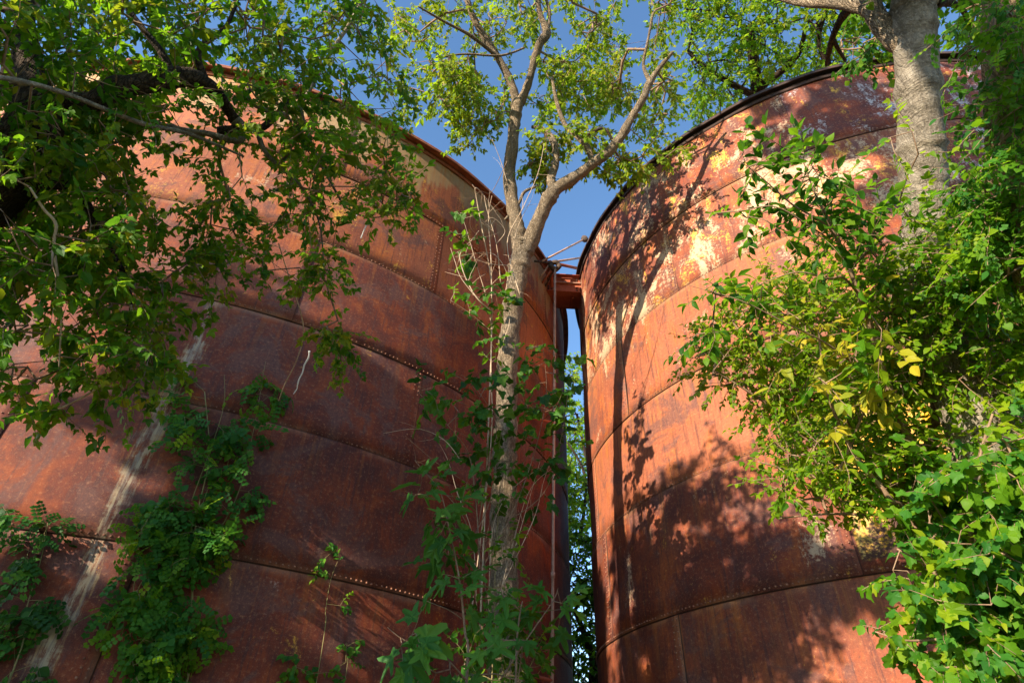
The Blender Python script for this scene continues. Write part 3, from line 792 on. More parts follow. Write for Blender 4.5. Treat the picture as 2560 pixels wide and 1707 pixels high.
lv = Leaves()
att = []
att += scatter([(1000, 120), (1170, 120), (1175, 240), (1160, 270), (1110, 300), (1050, 290), (1010, 240), (985, 180)], 195, 11.0, 13.0, patch=0.35, ps=.012)
att += scatter([(1040, 285), (1100, 290), (1075, 350), (1050, 345)], 13, 11.5, 12)
att += scatter([(880, -80), (1240, -80), (1240, 110), (1150, 130), (1000, 130), (890, 90)], 204, 12.5, 15.5, patch=0.45, ps=.012, seed=3)
att += scatter([(1240, -80), (1560, -80), (1560, 60), (1500, 120), (1240, 120)], 204, 13.0, 17.0, patch=0.4, ps=.012, seed=5)
att += scatter([(1210, 130), (1400, 110), (1420, 240), (1400, 300), (1300, 300), (1215, 270)], 204, 11.8, 14.0, patch=0.45, ps=.012, seed=7)
att += scatter([(1400, 110), (1540, 110), (1560, 240), (1480, 330), (1410, 380), (1385, 300)], 153, 12, 15.0, patch=0.5, ps=.012, seed=8)
att += scatter([(1205, 300), (1400, 290), (1360, 395), (1290, 425), (1215, 400)], 119, 10.8, 12.0, patch=0.45, ps=.012, seed=9)
att += scatter([(1440, 300), (1580, 300), (1570, 370), (1420, 415), (1370, 390)], 68, 10.8, 12.0, patch=0.4, ps=.012, seed=12)
att += scatter([(930, 150), (1000, 120), (1010, 250), (940, 260)], 23, 11.5, 12.5)
grow(ct, [La[20:], Lb, Lc, Ld[20:], Le, Lf, Lg, Lh, Li, Lj, Ll], att, lv, ['ovate', 'tri', 'ovate'], ['leaf_crown', 'leaf_crown', 'leaf_lime'], 0.115, (0.22, 0.45), 13, 'twig_brown', 0.0045, 0.40, 0.45, jitter=0.7)
lv.build(ct, 300, 9)

DS = 1.0
# ------------------------------------------------------------------ overhanging tree, upper left
b0 = D(-180, 520, 5.2)
lt = thing('overhanging_tree', (b0.x, b0.y, GZ), 'dark trunked tree leaning in from the left edge, boughs hanging across the left tank', 'tree')
A0 = limb_obj('trunk', lt, [(base_under(b0, -0.3, 0), .30), (b0, .22)] + DL([(-40, 450, 5.2, .20), (25, 395, 5.2, .185), (70, 320, 5.2, .165), (85, 265, 5.25, .14), (78, 200, 5.4, .10), (60, 100, 5.7, .07), (50, -40, 6.2, .05)]), 'bark_dark', 20, 10, 0.16, 21, ls=4)
A1 = limb_obj('limb', lt, DL([(85, 262, 5.25, .085), (150, 240, 5.2, .072), (215, 232, 5.2, .066), (265, 203, 5.25, .078), (320, 195, 5.3, .075), (385, 180, 5.4, .075), (440, 178, 5.5, .068), (478, 200, 5.6, .06), (515, 240, 5.7, .05), (540, 278, 5.75, .042)]), 'bark_dark', 14, 8, 0.22, 22, ls=5)
A2 = limb_obj('limb', lt, DL([(540, 278, 5.75, .045), (560, 295, 5.7, .036), (552, 322, 5.6, .028), (520, 320, 5.6, .026), (480, 308, 5.6, .025), (430, 300, 5.6, .02), (350, 282, 5.5, .018)]), 'bark_grey', 12, 7, 0.25, 23, ls=6)
A3 = limb_obj('limb', lt, DL([(500, 300, 5.7, .035), (560, 300, 5.75, .04), (605, 292, 5.8, .034), (650, 248, 6.0, .026), (672, 225, 6.1, .024), (735, 220, 6.3, .016), (775, 235, 6.4, .010)]), 'bark_dark', 10, 7, 0.22, 24, ls=6)
A4 = limb_obj('limb', lt, DL([(-30, 176, 4.6, .016), (45, 186, 4.7, .016), (150, 215, 4.8, .015), (250, 255, 4.9, .014), (330, 285, 5.0, .017), (440, 310, 5.2, .014), (560, 360, 5.4, .008)]), 'bark_grey', 8, 7, 0.15, 25)
A5 = limb_obj('limb', lt, DL([(400, 182, 5.4, .035), (370, 120, 5.5, .028), (330, 70, 5.6, .024), (290, 10, 5.8, .018), (270, -60, 6.0, .012)]), 'bark_dark', 8, 7, 0.15, 26)
A6 = limb_obj('limb', lt, DL([(480, 200, 5.6, .03), (455, 120, 5.7, .022), (520, 60, 5.9, .016), (555, -30, 6.1, .012)]), 'bark_dark', 8, 7, 0.15, 27)
A7 = limb_obj('limb', lt, DL([(545, 200, 5.8, .02), (575, 235, 5.8, .020), (640, 262, 5.9, .018), (690, 240, 6.1, .015), (760, 120, 6.5, .016), (800, 60, 6.7, .018), (850, -30, 7.0, .020)]), 'bark_grey', 8, 7, 0.15, 28)
A8 = limb_obj('limb', lt, DL([(590, 300, 5.7, .02), (610, 350, 5.6, .018), (650, 390, 5.6, .015), (700, 440, 5.6, .012), (735, 520, 5.6, .008), (745, 640, 5.5, .005)]), 'bark_grey', 8, 7, 0.15, 29)
A9 = limb_obj('limb', lt, DL([(690, 250, 6.0, .016), (715, 330, 5.9, .014), (760, 420, 5.8, .012), (800, 480, 5.8, .009), (860, 500, 5.8, .006), (930, 480, 5.8, .004)]), 'bark_grey', 8, 7, 0.15, 30)
A10 = limb_obj('limb', lt, DL([(180, 430, 5.2, .03), (215, 500, 5.1, .026), (245, 560, 5.0, .02), (290, 640, 4.9, .014), (300, 720, 4.9, .012), (265, 850, 4.9, .006)]), 'bark_dark', 8, 7, 0.15, 31)
A11 = limb_obj('limb', lt, DL([(30, 400, 5.1, .05), (110, 420, 5.1, .04), (180, 430, 5.2, .03)]), 'bark_dark', 8, 7, 0.15, 32)
A12 = limb_obj('limb', lt, DL([(68, 430, 4.6, .006), (100, 480, 4.6, .009), (128, 515, 4.6, .010), (124, 570, 4.6, .009), (140, 700, 4.6, .006), (135, 850, 4.6, .004)]), 'twig_pale', 7, 7, 0.12, 33)
A13 = limb_obj('limb', lt, DL([(300, 700, 4.8, .010), (305, 760, 4.8, .010), (280, 830, 4.8, .008), (210, 900, 4.7, .007), (110, 950, 4.7, .006)]), 'twig_pale', 7, 7, 0.12, 34)
lv = Leaves(); att = []
att += scatter([(-150, -120), (500, -120), (495, 60), (510, 150), (450, 200), (330, 230), (100, 260), (-150, 260)], 420, 4.8, 7.2, patch=0.15, seed=1)
att += scatter([(-60, 230), (330, 210), (420, 260), (290, 330), (300, 440), (200, 480), (-60, 480)], 237, 4.6, 6.6, seed=2)
att += scatter([(200, 440), (310, 440), (440, 560), (450, 640), (400, 720), (300, 760), (180, 620)], 77, 4.5, 5.8, patch=0.25, seed=2)
att += scatter([(-60, 460), (230, 460), (330, 640), (330, 700), (200, 760), (110, 800), (-60, 760)], 168, 4.3, 6.0, patch=0.2, seed=3)
att += scatter([(180, 760), (350, 740), (400, 800), (330, 880), (240, 920), (160, 870)], 50, 4.3, 5.2, patch=0.15, seed=4)
att += scatter([(-40, 780), (90, 780), (110, 860), (40, 900), (-40, 900)], 14, 4.5, 5.0)
att += scatter([(20, 940), (110, 945), (190, 905), (170, 960), (70, 960)], 5, 4.5, 5.0)
att += scatter([(495, -120), (880, -120), (870, 90), (760, 130), (700, 190), (640, 220), (560, 150), (540, 60)], 168, 5.2, 8.0, patch=0.32, seed=5)
att += scatter([(700, 170), (870, 90), (900, 130), (930, 200), (900, 290), (820, 270), (740, 250)], 47, 5.8, 7.5, patch=0.3, seed=6)
att += scatter([(460, 190), (620, 190), (720, 240), (860, 280), (920, 330), (880, 400), (760, 380), (560, 400), (400, 330)], 112, 5.2, 6.4, patch=0.5, seed=7)
att += scatter([(540, 400), (800, 380), (930, 400), (980, 470), (900, 490), (850, 540), (720, 520), (560, 540), (470, 460)], 86, 5.0, 6.2, patch=0.5, seed=8)
att += scatter([(380, 470), (560, 540), (640, 560), (620, 620), (480, 560)], 22, 5.0, 6.0, patch=0.3, seed=9)
att += scatter([(600, 560), (720, 530), (780, 580), (780, 760), (790, 840), (750, 800), (700, 660), (610, 620)], 42, 5.0, 5.8, patch=0.25, seed=10)
att += scatter([(400, 560), (520, 560), (520, 680), (430, 680)], 14, 5, 5.6)
grow(lt, [A0[20:], A1, A2, A3, A4, A5, A6, A7, A8, A9, A10, A11, A12, A13], att, lv, ['ovate', 'tri', 'tri'], ['leaf_shade', 'leaf_bright', 'leaf_bright', 'leaf_crown'], 0.086, (0.2, 0.4), 13, 'twig_brown', 0.0028, 0.42, 0.5, jitter=0.6, seg=0.15)
lv.build(lt, 300, 12)

# ------------------------------------------------------------------ pale trunk, right
p0 = D(2120, 640, 5.3)
pt = thing('pale_tree', (p0.x + .05, p0.y, GZ), 'smooth pale grey trunk rising in front of the right tank, limb forking left at top', 'tree')
P0 = limb_obj('trunk', pt, [(Vector((p0.x - .15, p0.y + .25, GZ - .1)), .30), (p0 + Vector((-.05, .08, -1.2)), .22)] + DL([(2125, 620, 5.3, 0.164), (2128, 520, 5.35, 0.152), (2122, 430, 5.4, 0.151), (2115, 300, 5.5, 0.148), (2106, 170, 5.65, 0.144), (2100, 60, 5.8, 0.140), (2096, -40, 6.0, 0.128), (2090, -200, 6.4, 0.104)]), 'bark_grey', 32, 14, 0.07, 41, ls=4)
P1 = limb_obj('limb', pt, DL([(2085, 115, 5.7, 0.080), (2052, 85, 5.8, 0.080), (2020, 50, 5.9, 0.074), (2005, 20, 6.0, 0.067), (2000, -40, 6.2, 0.060), (1990, -150, 6.6, 0.041)]), 'bark_tan', 18, 8, 0.12, 42, ls=4)
P2 = limb_obj('limb', pt, DL([(2010, 28, 5.95, .06), (1960, 12, 6.1, .055), (1900, 8, 6.3, .045), (1830, 4, 6.6, .038), (1740, -20, 7.0, .02)]), 'bark_tan', 12, 8, 0.12, 43, ls=4)
P3 = limb_obj('limb', pt, DL([(2150, 8, 5.9, .035), (2185, 8, 6.1, .026), (2215, 30, 6.3, .018), (2235, 90, 6.5, .018)]), 'bark_dark', 10, 8, 0.12, 44)
P4 = limb_obj('limb', pt, DL([(1965, 10, 6.1, .036), (1935, 40, 6.3, .030), (1912, 88, 6.5, .026), (1898, 150, 6.9, .016)]), 'bark_dark', 10, 8, 0.15, 45)
P5 = limb_obj('limb', pt, DL([(1912, 88, 6.5, .02), (1928, 118, 6.7, .016), (1942, 140, 6.9, .012)]), 'bark_dark', 8, 6, 0.15, 46)
lv = Leaves(); att = []
att += scatter([(1900, -120), (2340, -120), (2340, -10), (2060, -10), (1900, -20)], 90, 5.8, 8.0, seed=2)
att += scatter([(2150, -20), (2290, -20), (2270, 70), (2210, 100), (2160, 60)], 34, 6.2, 8.0, patch=0.3, seed=3)
att += scatter([(1960, 60), (2045, 100), (2040, 135), (1960, 140), (1930, 90)], 26, 6.2, 7.5, seed=3)
grow(pt, [P1, P2, P3, P4, P5, P0[-20:]], att, lv, ['ovate', 'round'], ['leaf_shade', 'leaf_vine', 'leaf_bright'], 0.075, (0.22, 0.4), 13, 'twig_brown', 0.003, 0.42, 0.3, jitter=0.7)
lv.build(pt, 300, 10)

# ------------------------------------------------------------------ ivy-clad trunk at the right edge
q0 = D(2420, 640, 4.2)
it = thing('ivy_clad_tree', (q0.x, q0.y, GZ), 'brown trunk overgrown with climbing leaves at the right edge of the view', 'tree')
I0 = limb_obj('trunk', it, [(Vector((q0.x - .1, q0.y + .2, GZ - .1)), .2), (q0 + Vector((0, .05, -1)), .15)] + DL([(2405, 620, 4.2, .135), (2360, 450, 4.3, .13), (2328, 300, 4.4, .13), (2322, 150, 4.5, .125), (2320, 0, 4.7, .12), (2316, -150, 5, .11)]), 'bark_ivy', 22, 12, 0.16, 51, ls=5)
lv = Leaves()
att = scatter([(2270, 0), (2352, -40), (2380, 620), (2230, 620), (2290, 300)], 170, 3.9, 4.6, seed=2)
att += scatter([(2260, 400), (2300, 330), (2310, 640), (2220, 640)], 70, 4.0, 4.8, seed=2)
att += scatter([(2190, 100), (2250, 80), (2240, 150), (2200, 160)], 3, 3.8, 4.2, seed=2)
grow(it, [I0], att, lv, ['ovate', 'pinnate', 'round'], ['leaf_bright', 'leaf_vine', 'leaf_bright'], 0.11, (0.2, 0.36), 10, 'twig_brown', 0.0028, 0.4, 0.4, jitter=0.5)
lv.build(it, 250, 12)

# ------------------------------------------------------------------ shrubs and vines at the right
def plant(name, root_px, label, cat, stems, polys, shapes, mats, size, group=None, per=10, twig=(0.2, 0.4), tm='twig_brown', singles=300, minpx=12, droop=0.35, wall=None, stem_mat=None, jitter=0.5, tip=0.0028, seg=0.16, up=1.0, maxr=0.03, face=0.0):
    rx, ry, rd = root_px
    b = tank_hit(rx, ry, wall, rd) if wall else D(rx, ry, rd)
    root = thing(name, (b.x, b.y, GZ), label, cat, group)
    lines = []
    for k, st in enumerate(stems):
        pts = [((tank_hit(x, y, wall, d) if wall else D(x, y, d)), r) for x, y, d, r in st]
        if k == 0: pts = [(Vector((b.x, b.y, GZ - .05)), pts[0][1] * 1.3)] + pts
        lines.append(limb_obj('stem', root, pts, stem_mat or tm, 7, 6, 0.12, k))
    lv = Leaves(); att = []
    for poly, n, d0, d1, pa in polys: att += scatter(poly, n, d0, d1, wall, patch=pa, seed=len(name) + n)
    grow(root, [l[len(l)//4:] if len(l) > 8 else l for l in lines], att, lv, shapes, mats, size, twig, per, tm, tip, 0.42, droop, up, wall, seg=seg, jitter=jitter, maxr=maxr, face=face)
    lv.build(root, singles, minpx)
    return root

plant('elm_sapling', (2260, 1560, 4.8), 'young elm sapling with toothed dark leaves silhouetted before the bright right tank', 'sapling',
      [[(2200, 1400, 4.7, .03), (2120, 1100, 4.6, .03), (2030, 860, 4.5, .025), (1990, 720, 4.4, .02), (1945, 600, 4.35, .015), (1900, 500, 4.3, .011), (1870, 440, 4.3, .006), (1845, 370, 4.3, .003)],
       [(1990, 700, 4.4, .01), (1940, 640, 4.2, .007), (1900, 640, 4.1, .006), (1830, 625, 4.0, .004), (1740, 655, 3.9, .0025)],
       [(1950, 600, 4.35, .008), (1900, 520, 4.2, .006), (1820, 470, 4.1, .005), (1740, 400, 4.0, .003), (1690, 365, 4.0, .002)],
       [(1920, 560, 4.3, .007), (1860, 520, 4.1, .005), (1780, 475, 4.0, .004), (1700, 485, 4.0, .003), (1640, 490, 3.95, .002)],
       [(1990, 860, 4.4, .008), (1900, 790, 4.1, .006), (1800, 740, 3.9, .004), (1700, 690, 3.8, .003), (1580, 655, 3.8, .002)]],
      [([(1680, 355), (1760, 350), (1800, 420), (1760, 440), (1700, 400)], 9, 3.9, 4.2, 0), ([(1760, 350), (1870, 330), (1900, 420), (1960, 440), (1940, 540), (1800, 480), (1790, 410)], 34, 4.0, 4.5, 0),
       ([(1650, 480), (1800, 470), (1900, 540), (1850, 560), (1760, 510), (1660, 500)], 14, 3.9, 4.3, 0),
       ([(1570, 640), (1640, 650), (1760, 680), (1860, 740), (1760, 730), (1640, 675)], 13, 3.75, 4.1, 0),
       ([(1880, 480), (2050, 500), (2040, 640), (1900, 640), (1850, 560)], 36, 4.0, 4.8, 0),
       ([(1585, 750), (1680, 720), (1680, 780), (1600, 790)], 8, 4.0, 4.3, 0)],
      ['ovate'], ['leaf_shade', 'leaf_bright', 'leaf_shade'], 0.080, per=8, twig=(0.18, 0.3), droop=0.15, jitter=0.45, up=1)

plant('sunlit_shrub', (2240, 1500, 6.2), 'round yellow green shrub with tiny leaves glowing in sun against the right tank', 'shrub',
      [[(2180, 1300, 6.2, .03), (2080, 1130, 6.1, .03), (1960, 1000, 6.0, .022), (1800, 870, 5.8, .016), (1740, 780, 5.7, .008)], [(1840, 980, 5.9, .014), (1720, 900, 5.7, .01), (1640, 850, 5.6, .006)], [(1850, 1000, 5.9, .014), (1930, 880, 5.9, .01), (1960, 760, 5.9, .006)]],
      [([(1600, 780), (1680, 690), (1760, 640), (1900, 600), (2000, 700), (2000, 900), (1900, 960), (1760, 900), (1640, 890), (1590, 850)], 520, 5.4, 6.3, 0),
       ([(1700, 900), (1880, 900), (1960, 960), (1900, 1060), (1780, 1020)], 110, 5.4, 6.2, 0.2)],
      ['round', 'ovate'], ['leaf_lime', 'leaf_lime', 'leaf_lime', 'leaf_crown'], 0.054, per=15, twig=(0.2, 0.35), singles=300, minpx=9, droop=0.3, jitter=0.6)

plant('yellowing_shrub', (2200, 1500, 4.5), 'shrub with long pointed leaves partly turned yellow in middle of the right thicket', 'shrub',
      [[(2140, 1300, 4.4, .02), (2040, 1140, 4.3, .016), (1960, 1040, 4.3, .014), (1900, 900, 4.2, .010), (1880, 760, 4.2, .005)], [(1930, 1080, 4.3, .01), (2000, 900, 4.3, .007), (2040, 740, 4.3, .004)]],
      [([(1850, 700), (2060, 720), (2040, 900), (1940, 960), (1830, 900), (1800, 780)], 34, 3.9, 4.5, 0), ([(1840, 940), (1960, 940), (1930, 1080), (1840, 1060)], 7, 4.0, 4.4, 0)],
      ['ovate'], ['leaf_yellow', 'leaf_lime', 'leaf_yellow', 'leaf_bright'], 0.10, per=8, twig=(0.2, 0.35), jitter=0.5)

plant('hackberry_thicket', (2180, 1300, 5.0), 'leafy green thicket in front of the pale trunk, sprays sweeping up to the right', 'thicket',
      [[(2170, 1150, 5.0, .035), (2150, 950, 5.0, .028), (2120, 780, 5.0, .02), (2090, 640, 5.0, .01)], [(2150, 950, 5.0, .02), (2250, 800, 4.9, .014), (2330, 640, 4.8, .008)],
       [(2170, 1100, 5.0, .02), (2000, 1050, 4.8, .014), (1850, 1080, 4.6, .01), (1740, 1060, 4.5, .004)], [(2160, 1150, 5, .02), (2050, 1180, 4.7, .012), (1900, 1180, 4.6, .008), (1790, 1190, 4.5, .004)]],
      [([(1990, 560), (2110, 620), (2190, 560), (2300, 520), (2400, 640), (2380, 900), (2100, 900), (1990, 800)], 560, 4.4, 5.6, 0),
       ([(1900, 820), (2380, 860), (2380, 1080), (2060, 1120), (1960, 1040), (1900, 960)], 400, 4.4, 5.4, 0.1),
       ([(1720, 1020), (1900, 1000), (2040, 1040), (2090, 1130), (2060, 1160), (1900, 1150), (1790, 1150), (1760, 1090)], 150, 4.3, 5.0, 0.25),
       ([(2030, 280), (2110, 320), (2110, 600), (2040, 560), (2060, 420)], 14, 4.2, 4.7, 0), ([(2090, 480), (2200, 560), (2180, 620), (2080, 600)], 14, 4.2, 4.7, 0)],
      ['ovate', 'ovate', 'tri'], ['leaf_bright', 'leaf_lime', 'leaf_lime', 'leaf_lime'], 0.058, per=15, twig=(0.18, 0.36), droop=0.2, jitter=0.45)

plant('wild_grape_vine', (2260, 1560, 4.2), 'curtain of broad lobed grape leaves filling the lower right corner', 'vine',
      [[(2250, 1480, 4.2, .02), (2230, 1300, 4.2, .016), (2240, 1100, 4.2, .012), (2280, 950, 4.2, .006)], [(2250, 1400, 4.2, .012), (2130, 1300, 4.1, .008), (2060, 1260, 4.1, .005)], [(2260, 1500, 4.2, .012), (2180, 1470, 4.1, .008), (2080, 1470, 4.0, .005), (2010, 1450, 4.0, .003)]],
      [([(2090, 1100), (2380, 960), (2400, 1600), (2160, 1600), (2180, 1500), (2140, 1420), (2125, 1330), (2110, 1280), (2110, 1180)], 600, 3.8, 5.0, 0),
       ([(2020, 1310), (2100, 1300), (2110, 1400), (2050, 1370)], 6, 3.9, 4.3, 0), ([(2000, 1430), (2110, 1430), (2140, 1500), (2060, 1490)], 9, 3.9, 4.3, 0)],
      ['grape', 'grape', 'round', 'ovate'], ['leaf_bright', 'leaf_vine', 'leaf_bright', 'leaf_vine', 'leaf_lime'], 0.067, per=9, twig=(0.12, 0.26), droop=0.45, jitter=0.5, face=0.4, up=0.8)

# ------------------------------------------------------------------ creepers on the left tank
plant('trumpet_creeper', (430, 1640, .12), 'broken mass of fern-like creeper climbing the dark plates right of the lime run', 'creeper',
      [[(430, 1560, .08, .014), (440, 1400, .08, .012), (450, 1200, .08, .010), (480, 1050, .08, .008), (470, 900, .08, .005)], [(450, 1300, .08, .008), (540, 1150, .08, .006), (580, 1000, .08, .004), (610, 830, .08, .002)], [(440, 1150, .08, .006), (510, 950, .10, .004), (515, 860, .10, .002)], [(300, 1560, .08, .006), (300, 1420, .08, .005), (320, 1250, .08, .003)]],
      [([(330, 1180), (420, 1100), (520, 1090), (560, 1180), (530, 1260), (450, 1300), (470, 1400), (380, 1400), (300, 1390), (330, 1290), (290, 1220)], 100, .05, .28, 0.3),
       ([(410, 920), (470, 990), (600, 970), (640, 1010), (580, 1070), (590, 1170), (530, 1110), (440, 1080), (390, 1030)], 40, .05, .25, 0.35),
       ([(570, 870), (612, 835), (640, 890), (620, 950), (575, 950)], 9, .05, .12, 0),
       ([(400, 840), (470, 880), (450, 940), (395, 900)], 6, .05, .15, 0),
       ([(340, 1400), (470, 1420), (480, 1490), (420, 1600), (270, 1600), (310, 1500)], 75, .05, .28, 0.15),
       ([(230, 1400), (310, 1390), (310, 1430), (240, 1440)], 5, .1, .25, 0)],
      ['pinnate', 'pinnate', 'round'], ['leaf_vine', 'leaf_vine', 'leaf_bright'], 0.20, per=7, twig=(0.12, 0.26), tm='twig_green', singles=300, minpx=10, droop=0.25, wall='L', tip=.002, jitter=0.8)
plant('trumpet_creeper', (30, 1640, .12), 'narrow dark creeper column at the far lower left, left of the lime run', 'creeper',
      [[(30, 1540, .06, .008), (60, 1400, .06, .006), (95, 1280, .06, .004), (110, 1200, .06, .002)]],
      [([(20, 1320), (70, 1250), (120, 1210), (130, 1240), (100, 1400), (60, 1460), (20, 1430)], 16, .05, .18, 0), ([(-20, 1440), (70, 1450), (100, 1520), (60, 1600), (-30, 1600)], 16, .05, .22, 0.1), ([(80, 1195), (150, 1205), (140, 1225), (80, 1220)], 4, .1, .25, 0), ([(0, 1175), (40, 1190), (40, 1205), (0, 1205)], 3, .2, .3, 0)],
      ['round', 'pinnate', 'pinnate'], ['leaf_vine', 'leaf_dark'], 0.19, per=7, twig=(0.12, 0.24), tm='twig_green', minpx=10, wall='L', tip=.002, jitter=0.8)
plant('creeper_shoot', (732, 1640, .05), 'single slender yellowish creeper stem with a forked leafy tip on the dark plates', 'creeper',
      [[(738, 1500, .03, .0045), (748, 1400, .03, .004), (760, 1330, .03, .0035), (775, 1290, .04, .002)]],
      [([(740, 1262), (805, 1262), (805, 1290), (745, 1295)], 4, .03, .08, 0), ([(730, 1300), (760, 1300), (760, 1330), (735, 1330)], 2, .03, .08, 0), ([(765, 1370), (795, 1370), (795, 1395), (770, 1395)], 2, .03, .08, 0)],
      ['ovate'], ['leaf_bright', 'leaf_vine'], 0.075, per=7, twig=(0.1, 0.2), tm='twig_green', wall='L', tip=.0018)
plant('creeper_shoot', (676, 1640, .05), 'short creeper sprig standing up at the bottom edge, left of two sprigs', 'creeper',
      [[(676, 1560, .03, .003), (676, 1520, .03, .0025), (675, 1480, .03, .0015)]],
      [([(655, 1480), (700, 1480), (700, 1580), (650, 1580)], 9, .03, .1, 0), ([(700, 1540), (750, 1540), (750, 1600), (700, 1600)], 4, .03, .1, 0)],
      ['round'], ['leaf_vine', 'leaf_bright'], 0.075, per=7, twig=(0.1, 0.2), tm='twig_green', wall='L', tip=.0018)
plant('creeper_shoot', (792, 1640, .05), 'thin creeper sprig with sparse round leaves, right of two sprigs at the bottom edge', 'creeper',
      [[(793, 1560, .03, .003), (794, 1520, .03, .0025), (796, 1475, .03, .0015)]],
      [([(780, 1470), (818, 1470), (818, 1500), (785, 1500)], 3, .03, .1, 0), ([(770, 1510), (815, 1510), (815, 1590), (770, 1590)], 5, .03, .1, 0)],
      ['round'], ['leaf_vine'], 0.07, per=6, twig=(0.1, 0.18), tm='twig_green', wall='L', tip=.0018)

# ------------------------------------------------------------------ saplings and ivy round the central trunk
plant('fig_sapling', (1060, 1640, 6.2), 'young fig sapling with big deeply lobed leaves left of the forked tree trunk', 'sapling',
      [[(1072, 1560, 6.3, .014), (1068, 1450, 6.4, .012), (1055, 1330, 6.5, .011), (1035, 1230, 6.6, .008), (1018, 1150, 6.7, .006), (1005, 1115, 6.75, .003)],
       [(1060, 1420, 6.3, .006), (1030, 1400, 6.2, .004), (980, 1380, 6.1, .003)], [(1018, 1150, 6.7, .005), (975, 1140, 6.6, .004), (930, 1128, 6.5, .002)], [(1070, 1560, 6.2, .009), (1010, 1500, 6.0, .007), (930, 1470, 5.9, .005), (890, 1440, 5.9, .003)]],
      [([(990, 1110), (1060, 1110), (1080, 1300), (1070, 1440), (1000, 1420), (1000, 1300), (985, 1200)], 17, 6.3, 7.0, 0), ([(920, 1110), (990, 1120), (980, 1150)], 3, 6.4, 6.8, 0),
       ([(870, 1430), (960, 1430), (1040, 1500), (1040, 1580), (940, 1560), (880, 1470)], 10, 5.7, 6.2, 0)],
      ['fig'], ['leaf_fig'], 0.23, per=3, twig=(0.14, 0.32), tm='twig_brown', droop=0.35, face=0.6, jitter=0.35, tip=0.004)
plant('fig_sapling', (1190, 1640, 6.2), 'fig sapling with lobed leaves spreading right of the trunk foot toward the gap', 'sapling',
      [[(1185, 1560, 6.3, .011), (1190, 1440, 6.4, .009), (1200, 1380, 6.5, .005)], [(1150, 1560, 6.2, .009), (1215, 1460, 6.3, .007), (1270, 1380, 6.5, .004), (1282, 1350, 6.6, .003)]],
      [([(1130, 1330), (1200, 1350), (1210, 1400), (1130, 1410)], 5, 6.2, 6.8, 0), ([(1250, 1340), (1320, 1350), (1300, 1440), (1240, 1420)], 6, 6.3, 6.8, 0), ([(1040, 1440), (1240, 1440), (1260, 1590), (1060, 1590)], 8, 5.8, 6.8, 0)],
      ['fig'], ['leaf_fig', 'leaf_vine'], 0.19, per=3, twig=(0.12, 0.3), droop=0.35, face=0.6, jitter=0.35, tip=0.004)
plant('mulberry_shoots', (1120, 1640, 7.4), 'thin mulberry shoots with dark lobed leaves spreading across the forked trunk at mid height', 'sapling',
      [[(1110, 1560, 7.4, .013), (1105, 1400, 7.5, .011), (1100, 1250, 7.6, .010), (1090, 1120, 7.7, .008), (1075, 1040, 7.8, .006), (1040, 990, 7.8, .005), (960, 900, 7.9, .003)],
       [(1100, 1200, 7.6, .008), (1120, 1080, 7.8, .006), (1140, 980, 8.0, .005), (1100, 900, 8.1, .004), (1060, 860, 8.2, .002)],
       [(1110, 1300, 7.5, .009), (1180, 1170, 7.8, .007), (1230, 1030, 8.1, .006), (1255, 900, 8.4, .004), (1245, 780, 8.6, .002)],
       [(1160, 1200, 7.8, .007), (1250, 1130, 8.0, .006), (1290, 1000, 8.2, .004), (1310, 850, 8.5, .003)], [(1090, 1120, 7.7, .005), (1000, 1060, 7.6, .003), (930, 1000, 7.7, .002)]],
      [([(1200, 780), (1310, 790), (1320, 860), (1300, 960), (1200, 960), (1190, 850)], 28, 8.0, 8.8, 0), ([(1100, 850), (1200, 850), (1240, 1020), (1100, 1040)], 26, 7.6, 8.4, 0),
       ([(930, 850), (1080, 850), (1120, 960), (1080, 1050), (980, 980), (920, 900)], 17, 7.5, 8.3, 0), ([(1180, 960), (1330, 960), (1300, 1080), (1200, 1080)], 17, 7.8, 8.5, 0), ([(980, 1040), (1120, 1040), (1130, 1100), (1000, 1090)], 6, 7.6, 8.0, 0), ([(1130, 1050), (1280, 1060), (1250, 1180), (1140, 1180)], 9, 7.6, 8.2, 0)],
      ['grape'], ['leaf_shade', 'leaf_vine', 'leaf_dark'], 0.135, per=4, twig=(0.18, 0.4), tm='twig_brown', droop=0.25, jitter=0.35, tip=0.003)
plant('mulberry_shoots', (1050, 1300, 8.4), 'upright leafy mulberry whip left of the trunk just below the fork', 'sapling',
      [[(1120, 1100, 8.0, .008), (1128, 860, 8.8, .007), (1125, 720, 9.2, .006), (1095, 610, 9.5, .005), (1075, 540, 9.7, .004), (1060, 490, 9.8, .002)], [(1128, 760, 9.1, .004), (1080, 720, 9.2, .003), (1035, 690, 9.2, .002)]],
      [([(1035, 480), (1085, 480), (1115, 600), (1060, 620), (1040, 540)], 13, 9.4, 9.9, 0), ([(1025, 670), (1150, 690), (1180, 720), (1140, 760), (1080, 730)], 10, 9.0, 9.4, 0), ([(1100, 620), (1150, 620), (1160, 700), (1110, 700)], 7, 9.0, 9.4, 0), ([(1100, 740), (1150, 740), (1160, 830), (1100, 830)], 5, 8.6, 9.0, 0)],
      ['grape', 'ovate'], ['leaf_shade', 'leaf_bright', 'leaf_dark'], 0.14, per=5, twig=(0.15, 0.3), tm='twig_pale', droop=0.25, jitter=0.35, tip=0.003)
